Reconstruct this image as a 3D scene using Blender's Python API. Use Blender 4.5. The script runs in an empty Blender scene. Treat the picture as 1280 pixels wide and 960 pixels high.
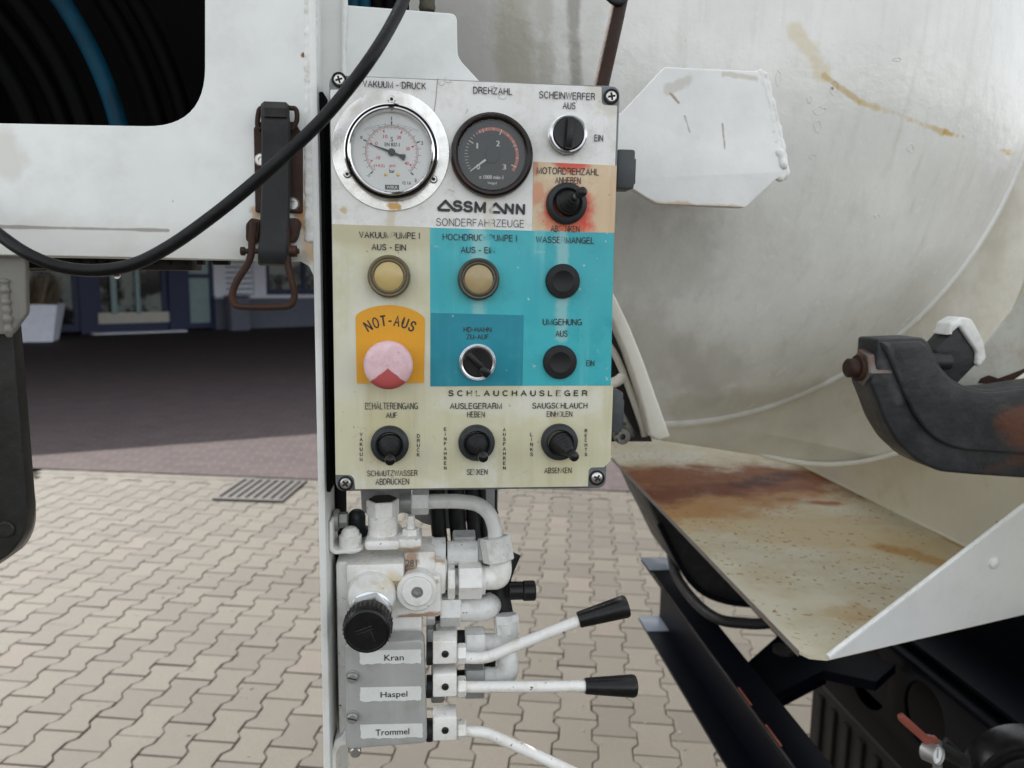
import bpy, bmesh, math, random
from mathutils import Matrix, Vector, Euler
random.seed(7)
R = math.radians
pi = math.pi
SC = bpy.context.scene
COL = SC.collection

# ------------------------------------------------------------------ camera
F = 961.0                                  # focal length in pixels of a 1280 wide picture
CAM = Vector((0, 0, 1.66))
camd = bpy.data.cameras.new('camera')
camo = bpy.data.objects.new('camera', camd)
COL.objects.link(camo)
camo.matrix_world = (Matrix.Translation(CAM) @ Matrix.Rotation(R(90 - 7.93), 4, 'X')
                     @ Matrix.Rotation(R(0.85), 4, 'Z'))
camd.sensor_width = 36.0
camd.lens = 36.0 * F / 1280.0
camd.clip_start = 0.02
camd.clip_end = 500
camd.dof.use_dof = True
camd.dof.focus_distance = 0.63
camd.dof.aperture_fstop = 9.0
SC.camera = camo
CR = camo.matrix_world.to_3x3()

# ------------------------------------------------------------------ light
SUN_AZ, SUN_EL = R(-46), R(42)             # azimuth measured from +Y towards +X
world = bpy.data.worlds.new('World')
SC.world = world
world.use_nodes = True
wn = world.node_tree
sky = wn.nodes.new('ShaderNodeTexSky')
sky.sky_type = 'NISHITA'
sky.sun_disc = False
sky.sun_elevation = SUN_EL
sky.sun_rotation = SUN_AZ
sky.air_density = 1.0
sky.dust_density = 2.2
sky.ozone_density = 1.0
hs = wn.nodes.new('ShaderNodeHueSaturation')
hs.inputs['Saturation'].default_value = 0.16
wn.links.new(sky.outputs[0], hs.inputs['Color'])
wn.links.new(hs.outputs[0], wn.nodes['Background'].inputs[0])
wn.nodes['Background'].inputs[1].default_value = 0.15
sund = bpy.data.lights.new('sun', 'SUN')
sund.energy = 3.4
sund.angle = R(0.6)
sund.color = (1.0, 0.95, 0.87)
suno = bpy.data.objects.new('sun', sund)
COL.objects.link(suno)
SDIR = Vector((math.sin(SUN_AZ) * math.cos(SUN_EL), math.cos(SUN_AZ) * math.cos(SUN_EL), math.sin(SUN_EL)))
suno.rotation_euler = SDIR.to_track_quat('Z', 'Y').to_euler()
SC.view_settings.view_transform = 'Standard'
SC.view_settings.look = 'None'
SC.view_settings.exposure = 1.56
SC.view_settings.gamma = 1.0

# ------------------------------------------------------------------ frames and rays
def ray(u, v):
    d = Vector(((u - 640) / F, -(v - 480) / F, -1.0))
    return (CR @ d)
def W(u, v, depth):                        # world point of a pixel at a depth along the view axis
    return CAM + ray(u, v) * depth
YAW = R(5.7)
O_T = W(594, 352, 0.62)
T = Matrix.Translation(O_T) @ Matrix.Rotation(YAW, 4, 'Z')
Ti = T.inverted()
ID = Matrix.Identity(4)
CT = Ti @ CAM
def L(u, v, y=0.0):                        # truck-frame point on the plane y = const
    d = Ti.to_3x3() @ ray(u, v)
    t = (y - CT.y) / d.y
    return CT + d * t
def LZ(u, v, z):                           # truck-frame point on the level z (below the camera: z<0 relative)
    d = Ti.to_3x3() @ ray(u, v)
    t = (z - CT.z) / d.z
    return CT + d * t
def LX(u, v, x):
    d = Ti.to_3x3() @ ray(u, v)
    t = (x - CT.x) / d.x
    return CT + d * t
def G(u, v, z=0.0):
    d = ray(u, v)
    t = (z - CAM.z) / d.z
    return CAM + d * t
def pxm(y=0.0, u=594, v=352):
    return (L(u + 1, v, y) - L(u, v, y)).length

# ------------------------------------------------------------------ mesh builder
class MB:
    def __init__(s):
        s.v = []; s.f = []
    def add(s, vs, fs, M=None):
        n = len(s.v)
        s.v += [(M @ Vector(p)) if M is not None else Vector(p) for p in vs]
        s.f += [tuple(i + n for i in f) for f in fs]
        return s
    def box(s, a, b, bev=0.0, M=None, seg=2):
        bm = bmesh.new()
        bmesh.ops.create_cube(bm, size=1)
        c = [(a[i] + b[i]) / 2 for i in range(3)]; d = [max(abs(b[i] - a[i]), 1e-6) for i in range(3)]
        for vv in bm.verts:
            vv.co = Vector((c[0] + vv.co.x * d[0], c[1] + vv.co.y * d[1], c[2] + vv.co.z * d[2]))
        if bev > 0:
            bmesh.ops.bevel(bm, geom=bm.edges[:], offset=min(bev, min(d) * .45), segments=seg, affect='EDGES', profile=.5)
        bm.verts.index_update()
        s.add([vv.co.copy() for vv in bm.verts], [[q.index for q in f.verts] for f in bm.faces], M)
        bm.free(); return s
    def lathe(s, prof, M=None, seg=40, a0=0, caps=True):
        vs, fs = [], []
        n = len(prof)
        for (r, h) in prof:
            for k in range(seg):
                a = a0 + 2 * pi * k / seg
                vs.append((r * math.cos(a), r * math.sin(a), h))
        for i in range(n - 1):
            for k in range(seg):
                k2 = (k + 1) % seg
                fs.append((i * seg + k, i * seg + k2, (i + 1) * seg + k2, (i + 1) * seg + k))
        if caps:
            if prof[0][0] > 1e-6: fs.append(tuple(reversed(range(seg))))
            if prof[-1][0] > 1e-6: fs.append(tuple((n - 1) * seg + k for k in range(seg)))
        return s.add(vs, fs, M)
    def cyl(s, p0, p1, r0, r1=None, seg=24, ch=0.0, a0=0):
        p0 = Vector(p0); p1 = Vector(p1); r1 = r0 if r1 is None else r1
        d = p1 - p0; h = d.length
        M = Matrix.Translation(p0) @ d.to_track_quat('Z', 'Y').to_matrix().to_4x4()
        pr = [(r0, 0), (r1, h)] if ch <= 0 else [(r0 - ch, 0), (r0, ch), (r1, h - ch), (r1 - ch, h)]
        return s.lathe(pr, M, seg, a0)
    def tube(s, pts, r, seg=12, n=8, smooth=True, caps=True):
        P = [Vector(p) for p in pts]
        rr = r if isinstance(r, (list, tuple)) else [r] * len(P)
        if smooth and len(P) > 2:
            Q, RR = [], []
            E = [P[0] * 2 - P[1]] + P + [P[-1] * 2 - P[-2]]
            for i in range(len(P) - 1):
                a, b, c, d = E[i:i + 4]
                for k in range(n):
                    t = k / n
                    Q.append(0.5 * ((2 * b) + (-a + c) * t + (2 * a - 5 * b + 4 * c - d) * t * t + (-a + 3 * b - 3 * c + d) * t ** 3))
                    RR.append(rr[i] * (1 - t) + rr[i + 1] * t)
            Q.append(P[-1]); RR.append(rr[-1])
            P, rr = Q, RR
        vs, fs = [], []
        up = None
        for i, p in enumerate(P):
            t = (P[min(i + 1, len(P) - 1)] - P[max(i - 1, 0)]).normalized()
            if up is None:
                up = t.orthogonal().normalized()
            up = (up - t * up.dot(t)).normalized()
            w = t.cross(up)
            for k in range(seg):
                a = 2 * pi * k / seg
                vs.append(p + (up * math.cos(a) + w * math.sin(a)) * rr[i])
        m = len(P)
        for i in range(m - 1):
            for k in range(seg):
                k2 = (k + 1) % seg
                fs.append((i * seg + k, i * seg + k2, (i + 1) * seg + k2, (i + 1) * seg + k))
        if caps:
            fs.append(tuple(reversed(range(seg)))); fs.append(tuple((m - 1) * seg + k for k in range(seg)))
        return s.add(vs, fs)
    def shape(s, loops, thick, M=None, bev=0.0, bres=2):
        cu = bpy.data.curves.new('tmp', 'CURVE'); cu.dimensions = '2D'; cu.fill_mode = 'BOTH'
        cu.extrude = max(thick / 2 - bev, 0); cu.bevel_depth = bev; cu.bevel_resolution = bres; cu.offset = -bev
        for lp in loops:
            sp = cu.splines.new('POLY'); sp.points.add(len(lp) - 1); sp.use_cyclic_u = True
            for i, p in enumerate(lp): sp.points[i].co = (p[0], p[1], 0, 1)
        return s._curve(cu, M)
    def _curve(s, cu, M=None, fit=None):
        o = bpy.data.objects.new('tmp', cu)
        COL.objects.link(o)
        dg = bpy.context.evaluated_depsgraph_get()
        me = bpy.data.meshes.new_from_object(o.evaluated_get(dg))
        bpy.data.objects.remove(o)
        vs = [v.co.copy() for v in me.vertices]; fs = [tuple(p.vertices) for p in me.polygons]
        bpy.data.meshes.remove(me)
        return s.add(vs, fs, M)
    def quad(s, *p):
        return s.add(p, [tuple(range(len(p)))])
    def slab(s, pts, off):                 # polygon (any plane) thickened along a vector
        n = len(pts); a = [Vector(p) for p in pts]; b = [p + Vector(off) for p in a]
        fs = [tuple(range(n)), tuple(reversed(range(n, 2 * n)))]
        for i in range(n):
            j = (i + 1) % n
            fs.append((i, i + n, j + n, j))
        return s.add(a + b, fs)

WM = {}
def finish(name, mb, mat, parent=None, frame=None, M=None, smooth=35):
    wm_p = WM[parent] if parent is not None else ID
    Lm = M if M is not None else ID
    wm = wm_p @ Lm
    X = wm.inverted() @ (frame if frame is not None else ID) if frame != 'self' else ID
    me = bpy.data.meshes.new(name)
    me.from_pydata([tuple(X @ p) for p in mb.v], [], mb.f)
    me.validate()
    bm = bmesh.new(); bm.from_mesh(me)
    bmesh.ops.remove_doubles(bm, verts=bm.verts[:], dist=1e-6)
    if bm.faces: bmesh.ops.recalc_face_normals(bm, faces=bm.faces[:])
    bm.to_mesh(me); bm.free()
    me.shade_smooth()
    me.set_sharp_from_angle(angle=R(smooth))
    if mat: me.materials.append(mat)
    o = bpy.data.objects.new(name, me)
    COL.objects.link(o)
    if parent is not None: o.parent = parent
    o.matrix_basis = Lm
    WM[o] = wm
    return o
def thing(name, label, cat, base, frame=T, group=None):
    o = bpy.data.objects.new(name, None); COL.objects.link(o)
    o.empty_display_size = .05
    WM[o] = frame @ Matrix.Translation(Vector(base))
    o.matrix_basis = WM[o]
    o['label'] = label; o['category'] = cat
    if group: o['group'] = group
    return o
def tag(o, label, cat, group=None):
    o['label'] = label; o['category'] = cat
    if group: o['group'] = group
    return o
def struct(o):
    o['kind'] = 'structure'; return o

# ------------------------------------------------------------------ materials
def nt(name):
    m = bpy.data.materials.new(name); m.use_nodes = True
    return m, m.node_tree, m.node_tree.nodes['Principled BSDF']
def math_n(t, op, a, b=None, c=None, clamp=False):
    n = t.nodes.new('ShaderNodeMath'); n.operation = op; n.use_clamp = clamp
    for i, x in enumerate((a, b, c)):
        if x is None: continue
        if isinstance(x, (int, float)): n.inputs[i].default_value = x
        else: t.links.new(x, n.inputs[i])
    return n.outputs[0]
def vec_n(t, op, a, b=None, out=0):
    n = t.nodes.new('ShaderNodeVectorMath'); n.operation = op
    for i, x in enumerate((a, b)):
        if x is None: continue
        if isinstance(x, (tuple, list, Vector)): n.inputs[i].default_value = tuple(x)
        elif isinstance(x, (int, float)): n.inputs[3].default_value = x
        else: t.links.new(x, n.inputs[i])
    return n.outputs[out]
def mix_n(t, fac, a, b):
    n = t.nodes.new('ShaderNodeMix'); n.data_type = 'RGBA'
    if isinstance(fac, (int, float)): n.inputs[0].default_value = fac
    else: t.links.new(fac, n.inputs[0])
    for i, x in ((6, a), (7, b)):
        if isinstance(x, (tuple, list)): n.inputs[i].default_value = (x[0], x[1], x[2], 1)
        else: t.links.new(x, n.inputs[i])
    return n.outputs[2]
def noise_n(t, pos, scale, detail=4, rough=.6, stretch=None):
    n = t.nodes.new('ShaderNodeTexNoise'); n.inputs['Scale'].default_value = scale
    n.inputs['Detail'].default_value = detail; n.inputs['Roughness'].default_value = rough
    if stretch:
        pos = vec_n(t, 'MULTIPLY', pos, stretch)
    t.links.new(pos, n.inputs['Vector'])
    return n.outputs['Fac']
def ramp(t, x, a, b):
    n = t.nodes.new('ShaderNodeMapRange'); n.interpolation_type = 'SMOOTHSTEP'
    t.links.new(x, n.inputs[0]); n.inputs[1].default_value = a; n.inputs[2].default_value = b
    return n.outputs[0]
def capsule(t, pos, a, b, r, soft=.6, nz=None, k=.5):
    a = Vector(a); b = Vector(b); ab = b - a
    if ab.length < 1e-5: ab = Vector((0, 0, 1e-4))
    rel = vec_n(t, 'SUBTRACT', pos, a)
    dt = vec_n(t, 'DOT_PRODUCT', rel, tuple(ab), out=1)
    h = math_n(t, 'DIVIDE', dt, ab.length_squared, clamp=True)
    sc = t.nodes.new('ShaderNodeVectorMath'); sc.operation = 'SCALE'
    sc.inputs[0].default_value = tuple(ab); t.links.new(h, sc.inputs[3])
    d = vec_n(t, 'LENGTH', vec_n(t, 'SUBTRACT', rel, sc.outputs[0]), out=1)
    d = math_n(t, 'DIVIDE', d, r)
    if nz is not None:
        d = math_n(t, 'ADD', d, math_n(t, 'MULTIPLY', math_n(t, 'SUBTRACT', nz, .5), 2 * k))
    return ramp(t, d, 1.0, 1.0 - soft)
def mat(name, col, rough=.5, metal=0.0, dirt=None, spots=None, streak=None, bump=None, stains=(), coat=0, space='world',
        var=None, spec=.5, rvar=.0):
    """dirt=(colour,amount,scale)  spots=(colour,scale,threshold)  streak=(colour,amount,scale)  stains=[(colour,a,b,r,strength,noise_scale)]"""
    m, t, p = nt(name)
    if space == 'world':
        g = t.nodes.new('ShaderNodeNewGeometry'); pos = g.outputs['Position']
    else:
        g = t.nodes.new('ShaderNodeTexCoord'); pos = g.outputs['Object']
    c = None
    n0 = noise_n(t, pos, 9, 5)
    v = .06 if var is None else var
    c = mix_n(t, ramp(t, n0, .3, .7), tuple(x * (1 - v) for x in col), tuple(min(1, x * (1 + v)) for x in col))
    if dirt:
        f = math_n(t, 'MULTIPLY', ramp(t, noise_n(t, pos, dirt[2], 7, .68), .45, .75), dirt[1])
        c = mix_n(t, f, c, dirt[0])
    if streak:
        f = math_n(t, 'MULTIPLY', ramp(t, noise_n(t, pos, streak[2], 5, .6, (1, 1, .07)), .48, .78), streak[1])
        c = mix_n(t, f, c, streak[0])
    for (sc, a, b, r, st, ns) in stains:
        nz = noise_n(t, pos, ns, 5, .65)
        f = math_n(t, 'MULTIPLY', capsule(t, pos, a, b, r, .7, nz, .9), st)
        c = mix_n(t, f, c, sc)
    if spots:
        f = ramp(t, noise_n(t, pos, spots[1], 2, .5), spots[2], spots[2] + .03)
        f = math_n(t, 'MULTIPLY', f, ramp(t, noise_n(t, pos, spots[1] * .13, 3, .6), .42, .58))
        c = mix_n(t, f, c, spots[0])
    t.links.new(c, p.inputs['Base Color'])
    p.inputs['Metallic'].default_value = metal
    p.inputs['Specular IOR Level'].default_value = spec
    if rvar > 0:
        rr = t.nodes.new('ShaderNodeMapRange')
        t.links.new(noise_n(t, pos, 30, 6, .65), rr.inputs[0]); rr.inputs[1].default_value = .3; rr.inputs[2].default_value = .7
        rr.inputs[3].default_value = max(0.02, rough - rvar); rr.inputs[4].default_value = min(1, rough + rvar)
        t.links.new(rr.outputs[0], p.inputs['Roughness'])
    else:
        p.inputs['Roughness'].default_value = rough
    p.inputs['Coat Weight'].default_value = coat
    if bump:
        b = t.nodes.new('ShaderNodeBump'); b.inputs['Distance'].default_value = bump[1]; b.inputs['Strength'].default_value = .8
        t.links.new(noise_n(t, pos, bump[0], 6, .65), b.inputs['Height'])
        t.links.new(b.outputs[0], p.inputs['Normal'])
    return m

WHITE = (.735, .76, .735)
RUST = (.16, .055, .022)
ORANGE_RUST = (.46, .24, .055)
GRIME = (.30, .29, .25)
def tw(u, v, y): return T @ L(u, v, y)
Y_PL = .020
m_frame = mat('white_frame_paint', WHITE, .42, dirt=(GRIME, .22, 14), spots=((.12, .08, .05), 160, .80), bump=(220, .00012), rvar=.08, stains=[
    ((.52, .30, .08), tw(385, 262, Y_PL), tw(390, 318, Y_PL), .012, .9, 70), ((.36, .17, .05), tw(372, 268, Y_PL), tw(384, 285, Y_PL), .005, .9, 90), (ORANGE_RUST, tw(386, 222, Y_PL), tw(387, 236, Y_PL), .0065, .8, 90), (RUST, tw(386, 227, Y_PL), tw(386, 229, Y_PL), .0045, 1, 120),
    (RUST, tw(379, 68, Y_PL), tw(379, 69, Y_PL), .0022, 1, 90), (ORANGE_RUST, tw(318, 263, Y_PL), tw(322, 268, Y_PL), .005, .7, 90),
    ((.52, .49, .42), tw(0, 180, Y_PL), tw(14, 205, Y_PL), .016, .45, 40), ((.55, .54, .49), tw(-20, 296, Y_PL), tw(420, 312, Y_PL), .024, .38, 30),
    ((.25, .23, .2), tw(-20, 283, Y_PL), tw(210, 288, Y_PL), .0017, .8, 28), ((.33, .30, .24), tw(330, 322, Y_PL), tw(380, 324, Y_PL), .008, .5, 60)])
m_post = mat('white_post_paint', (.72, .735, .71), .45, dirt=((.42, .42, .30), .30, 22), spots=((.22, .10, .04), 120, .79), bump=(200, .0002))
m_weld = mat('painted_weld', (.74, .755, .73), .38, dirt=((.38, .34, .25), .45, 70), bump=(160, .0012))
m_oct = mat('bracket_white', (.77, .78, .765), .55, dirt=((.5, .49, .45), .2, 20), spots=((.15, .1, .06), 90, .79), bump=(60, .0006),
            stains=[((.5, .36, .2), tw(800, 255, .2), tw(925, 262, .2), .006, .7, 50), ((.50, .47, .40), tw(835, 112, .2), tw(860, 100, .2), .008, .6, 90), ((.3, .2, .12), tw(838, 117, .2), tw(848, 128, .2), .0022, .8, 200), ((.40, .37, .32), tw(856, 145, .2), tw(862, 165, .2), .0014, .8, 150), ((.35, .28, .2), tw(903, 155, .2), tw(906, 185, .2), .0015, .8, 150), ((.5, .45, .35), tw(905, 92, .2), tw(945, 98, .2), .004, .6, 120)])
m_tray = mat('tray_paint', (.52, .50, .41), .36, dirt=((.40, .33, .19), .55, 7), spots=((.20, .10, .045), 55, .70), bump=(35, .0012), rvar=.15, stains=[])
m_gus = mat('gusset_paint', (.66, .67, .655), .38, dirt=((.4, .39, .36), .35, 9), spots=((.15, .1, .06), 80, .78), bump=(60, .0004))
m_wall = mat('cream_wall_paint', (.72, .69, .57), .42, dirt=((.45, .36, .19), .45, 9), spots=((.16, .08, .04), 60, .72), bump=(40, .0008))
m_greywall = mat('grey_wall_paint', (.42, .43, .38), .4, dirt=((.2, .07, .04), .7, 14), spots=((.1, .06, .04), 60, .7))
m_rusty = mat('rusty_steel', (.034, .018, .013), .6, metal=.1, spec=.25, dirt=((.095, .035, .014), .7, 60), bump=(260, .0005), rvar=.15)
m_rust_light = mat('rusted_stain_steel', (.16, .15, .14), .5, metal=.4, dirt=(RUST, .9, 40), bump=(200, .0004))
m_rubber = mat('black_rubber', (.012, .0125, .013), .5, spec=.22, dirt=((.035, .035, .033), .5, 50), bump=(300, .0002), rvar=.12)
m_cable = mat('cable_rubber', (.0055, .006, .0065), .38, spec=.22, dirt=((.018, .017, .016), .6, 70), bump=(150, .0007), rvar=.15)
m_strap = mat('strap_rubber', (.018, .0195, .021), .5, spec=.28, dirt=((.045, .045, .045), .5, 40), bump=(200, .0003))
m_zinc = mat('zinc_screw', (.55, .55, .53), .32, metal=.9, dirt=((.2, .15, .1), .5, 120), bump=(300, .0001))
m_chrome = mat('polished_steel', (.80, .80, .80), .07, metal=1, dirt=((.40, .34, .25), .25, 70), bump=(60, .00006), rvar=.05)
m_flange = mat('brushed_flange', (.74, .74, .72), .30, metal=.55, dirt=((.50, .46, .38), .55, 60), bump=(70, .0005), rvar=.14,
               stains=[((.42, .25, .07), tw(487, 258, -.002), tw(498, 259, -.002), .004, .95, 150)])
m_lid = mat('lid_grey', (.125, .142, .150), .38, metal=.15, dirt=((.36, .36, .34), .45, 70), bump=(150, .0002))
m_tab = mat('hinge_grey', (.055, .062, .066), .45, spec=.3, dirt=((.11, .11, .105), .5, 60), bump=(120, .0002))
yp = -.001
m_sheet = mat('printed_white', (.75, .755, .735), .32, metal=.0, dirt=((.47, .44, .36), .50, 90), streak=((.55, .53, .47), .25, 60), spots=((.3, .27, .2), 230, .76), rvar=.1, bump=(500, .00003), stains=[
    ((.55, .45, .25), tw(489, 262, yp), tw(489, 282, yp), .005, .55, 120), ((.5, .38, .18), tw(428, 262, yp), tw(430, 263, yp), .0035, .8, 150),
    ((.52, .47, .36), tw(745, 112, yp), tw(765, 135, yp), .010, .5, 100), ((.62, .57, .46), tw(610, 250, yp), tw(612, 285, yp), .006, .6, 90)])
m_beige = mat('faded_beige', (.57, .555, .39), .36, dirt=((.70, .71, .65), .92, 16), streak=((.45, .40, .23), .60, 50), spots=((.34, .30, .18), 200, .72), rvar=.1, stains=[
    ((.44, .40, .24), tw(430, 290, yp), tw(530, 292, yp), .018, .55, 50), ((.63, .645, .57), tw(470, 380, yp), tw(430, 480, yp), .022, .6, 40),
    ((.50, .44, .22), tw(487, 530, yp), tw(487, 585, yp), .022, .35, 60), ((.50, .44, .24), tw(700, 520, yp), tw(712, 600, yp), .012, .35, 60),
    ((.66, .655, .57), tw(560, 505, yp), tw(740, 505, yp), .012, .55, 60), ((.48, .47, .38), tw(527, 590, yp), tw(534, 560, yp), .007, .4, 90)])
m_teal = mat('faded_teal', (.036, .395, .445), .34, dirt=((.012, .30, .36), .60, 40), streak=((.19, .55, .56), .75, 55), spots=((.35, .55, .52), 130, .69), rvar=.1, stains=[
    ((.40, .58, .55), tw(598, 285, yp), tw(598, 395, yp), .009, .45, 70), ((.38, .56, .54), tw(703, 290, yp), tw(702, 420, yp), .007, .5, 70),
    ((.015, .36, .44), tw(668, 330, yp), tw(664, 400, yp), .010, .5, 60), ((.015, .36, .44), tw(540, 320, yp), tw(545, 380, yp), .012, .6, 60)])
m_teal2 = mat('sticker_teal', (.004, .215, .29), .34, dirt=((.02, .28, .34), .65, 50), streak=((.06, .34, .38), .6, 60), spots=((.25, .45, .44), 160, .74), rvar=.1)
m_orange = mat('faded_orange_field', (.62, .47, .30), .4, dirt=((.68, .60, .43), .8, 60), streak=((.45, .30, .15), .5, 80), spots=((.25, .18, .1), 150, .73), stains=[
    ((.60, .08, .02), tw(700, 198, yp), tw(722, 200, yp), .012, .8, 60), ((.60, .14, .05), tw(672, 235, yp), tw(670, 250, yp), .007, .5, 60),
    ((.68, .035, .015), tw(706, 262, yp), tw(714, 270, yp), .025, 1.0, 50), ((.66, .03, .012), tw(708, 262, yp), tw(713, 266, yp), .0215, 1.0, 8), ((.64, .07, .03), tw(706, 205, yp), tw(728, 206, yp), .009, .8, 60), ((.62, .16, .06), tw(706, 285, yp), tw(712, 290, yp), .018, .7, 60),
    ((.5, .15, .06), tw(668, 205, yp), tw(668, 215, yp), .005, .6, 90)])
m_yellow = mat('signal_yellow', (.70, .33, .012), .38, dirt=((.58, .27, .01), .4, 40), streak=((.5, .25, .02), .3, 60))

def ink(name, col, fades=(), thr=.10, scale=260):
    m, t, p = nt(name)
    g = t.nodes.new('ShaderNodeNewGeometry'); pos = g.outputs['Position']
    p.inputs['Base Color'].default_value = (*col, 1); p.inputs['Roughness'].default_value = .45
    nz = noise_n(t, pos, scale, 4, .7)
    a = ramp(t, nz, thr, thr + .10)
    for (q0, q1, r) in fades:
        f = capsule(t, pos, q0, q1, r, .5, nz, .3)
        a = math_n(t, 'MULTIPLY', a, math_n(t, 'SUBTRACT', 1, math_n(t, 'MULTIPLY', f, .85)))
    t.links.new(a, p.inputs['Alpha'])
    return m
m_ink = ink('printed_ink', (.022, .022, .025), [
    (tw(489, 285, 0), tw(489, 300, 0), .0040), (tw(557, 298, 0), tw(558, 300, 0), .003), (tw(613, 240, 0), tw(613, 282, 0), .0034),
    (tw(607, 297, 0), tw(622, 312, 0), .0060), (tw(702, 285, 0), tw(702, 310, 0), .004), (tw(709, 214, 0), tw(709, 216, 0), .003),
    (tw(705, 286, 0), tw(706, 286, 0), .003), (tw(593, 590, 0), tw(594, 590, 0), .0035), (tw(698, 490, 0), tw(701, 590, 0), .0028),
    (tw(590, 492, 0), tw(598, 492, 0), .003), (tw(460, 508, 0), tw(462, 508, 0), .003), (tw(502, 592, 0), tw(502, 603, 0), .0022),
    (tw(600, 507, 0), tw(603, 530, 0), .0024)])
m_ink_solid = ink('label_ink', (.02, .02, .022), (), .1)
m_ink_red = ink('dial_red_ink', (.62, .03, .06), (), .05)
m_ink_white = ink('dial_white_ink', (.72, .73, .70), (), .05)
m_dial = mat('dial_white', (.82, .84, .83), .55, var=.04)
m_tach = mat('dial_grey', (.058, .066, .070), .5, spec=.2, dirt=((.08, .085, .085), .4, 30))
m_orangeband = mat('dial_orange_band', (.60, .17, .12), .5)
m_tachring = mat('tach_bezel', (.010, .006, .005), .32, spec=.35, dirt=((.055, .020, .012), .8, 60), bump=(200, .0003), rvar=.15)
m_black = mat('black_plastic', (.007, .007, .0075), .32, spec=.3, dirt=((.025, .025, .025), .4, 80), bump=(200, .0001), rvar=.1)
m_blackmat = mat('dull_black_cap', (.013, .0135, .014), .5, spec=.25, dirt=((.03, .03, .03), .4, 90))
m_greyblack = mat('boot_collar', (.022, .026, .028), .45, spec=.3, dirt=((.055, .055, .055), .5, 90), bump=(200, .0001))
m_lamp_ring = mat('lamp_ring', (.115, .092, .045), .35, dirt=((.05, .04, .02), .6, 90), space='object', coat=.2)
m_lamp_ring2 = mat('lamp_ring_dark', (.050, .046, .030), .35, dirt=((.02, .018, .012), .6, 90), coat=.2)
m_lens = mat('yellow_lens', (.50, .38, .145), .3, dirt=((.36, .27, .10), .5, 80), coat=.3)
m_lens2 = mat('dusty_lens', (.34, .26, .125), .35, dirt=((.46, .40, .26), .6, 90), coat=.2)
m_steel = mat('grey_steel', (.33, .33, .32), .42, metal=.55, dirt=((.2, .17, .13), .5, 40), bump=(120, .0002))
m_valve = mat('valve_paint', (.77, .77, .74), .30, dirt=((.44, .37, .25), .45, 70), spots=((.10, .07, .045), 170, .69), bump=(110, .0006), rvar=.12, stains=[
    (ORANGE_RUST, tw(440, 738, .034), tw(460, 722, .034), .006, .85, 120), (ORANGE_RUST, tw(460, 720, .034), tw(510, 727, .040), .004, .8, 120), ((.62, .50, .22), tw(440, 760, .034), tw(490, 725, .034), .012, .5, 90), ((.30, .15, .05), tw(500, 772, .040), tw(550, 768, .040), .004, .8, 120), ((.34, .18, .06), tw(455, 689, .034), tw(525, 687, .034), .004, .8, 140), ((.40, .24, .08), tw(505, 720, .040), tw(545, 728, .040), .004, .7, 120),
    ((.30, .15, .05), tw(515, 695, .046), tw(512, 715, .046), .008, .8, 140), (ORANGE_RUST, tw(540, 695, .05), tw(556, 700, .05), .006, .7, 100),
    (ORANGE_RUST, tw(505, 770, .02), tw(500, 795, .03), .009, .5, 120), ((.40, .30, .18), tw(470, 690, .05), tw(520, 684, .05), .006, .5, 120)])
m_valve2 = mat('fitting_paint', (.64, .65, .63), .32, dirt=((.28, .25, .20), .42, 75), spots=((.06, .045, .035), 130, .71), bump=(90, .0006), rvar=.14)
m_fitdark = mat('dirty_fitting', (.30, .31, .305), .42, metal=.2, dirt=((.1, .1, .09), .6, 35), bump=(90, .0004))
m_cover = mat('cover_grey', (.36, .37, .355), .42, metal=.1, dirt=((.27, .26, .235), .6, 35), streak=((.5, .5, .48), .4, 60), bump=(250, .0002), rvar=.12)
m_paper = mat('label_paper', (.66, .68, .65), .5, dirt=((.45, .44, .38), .4, 60))
m_knobnut = mat('bright_nut', (.62, .64, .66), .25, metal=.85, dirt=((.4, .38, .32), .4, 60), rvar=.1)
m_clamp = mat('forged_black_steel', (.017, .0185, .020), .45, metal=.0, spec=.35, dirt=((.050, .053, .055), .8, 12), bump=(70, .0014), rvar=.15,
              stains=[((.095, .036, .020), tw(1268, 525, .198), tw(1290, 545, .198), .032, .95, 25), ((.075, .032, .020), tw(1240, 590, .2), tw(1280, 575, .2), .012, .6, 30), ((.085, .088, .09), tw(1105, 432, .2), tw(1125, 500, .2), .012, .5, 60)])
m_dark = mat('chassis_black', (.0018, .0024, .005), .5, spec=.07, dirt=((.004, .004, .004), .5, 8), bump=(60, .0003))
m_capblue = mat('chassis_end_blue', (.24, .28, .34), .3, dirt=((.1, .1, .1), .4, 20))
m_leg = mat('oily_leg_steel', (.016, .0165, .015), .42, spec=.3, dirt=((.042, .040, .036), .7, 16), bump=(60, .0008), rvar=.15)
m_bracket = mat('dirty_bracket_paint', (.17, .165, .145), .5, dirt=((.022, .02, .017), .9, 30), spots=((.012, .01, .008), 110, .60), bump=(80, .0010))
m_bluehose = mat('blue_hose_rubber', (.0015, .045, .082), .5, spec=.12, dirt=((.004, .012, .02), .6, 30), streak=((.004, .02, .03), .5, 40))
m_hoseblack = mat('reel_hose_black', (.0012, .0012, .0012), .6, spec=.06)
m_inside = mat('inside_and_shade_black', (.006, .006, .006), .9, spec=.1)
m_drip = mat('water_drop', (.8, .8, .8), .05, coat=1)
m_red = mat('faded_red_paint', (.22, .055, .035), .5, dirt=((.25, .07, .05), .5, 30))
m_camo = mat('olive_mottled_cap', (.06, .055, .03), .6, dirt=((.02, .02, .015), .8, 40))

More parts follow.
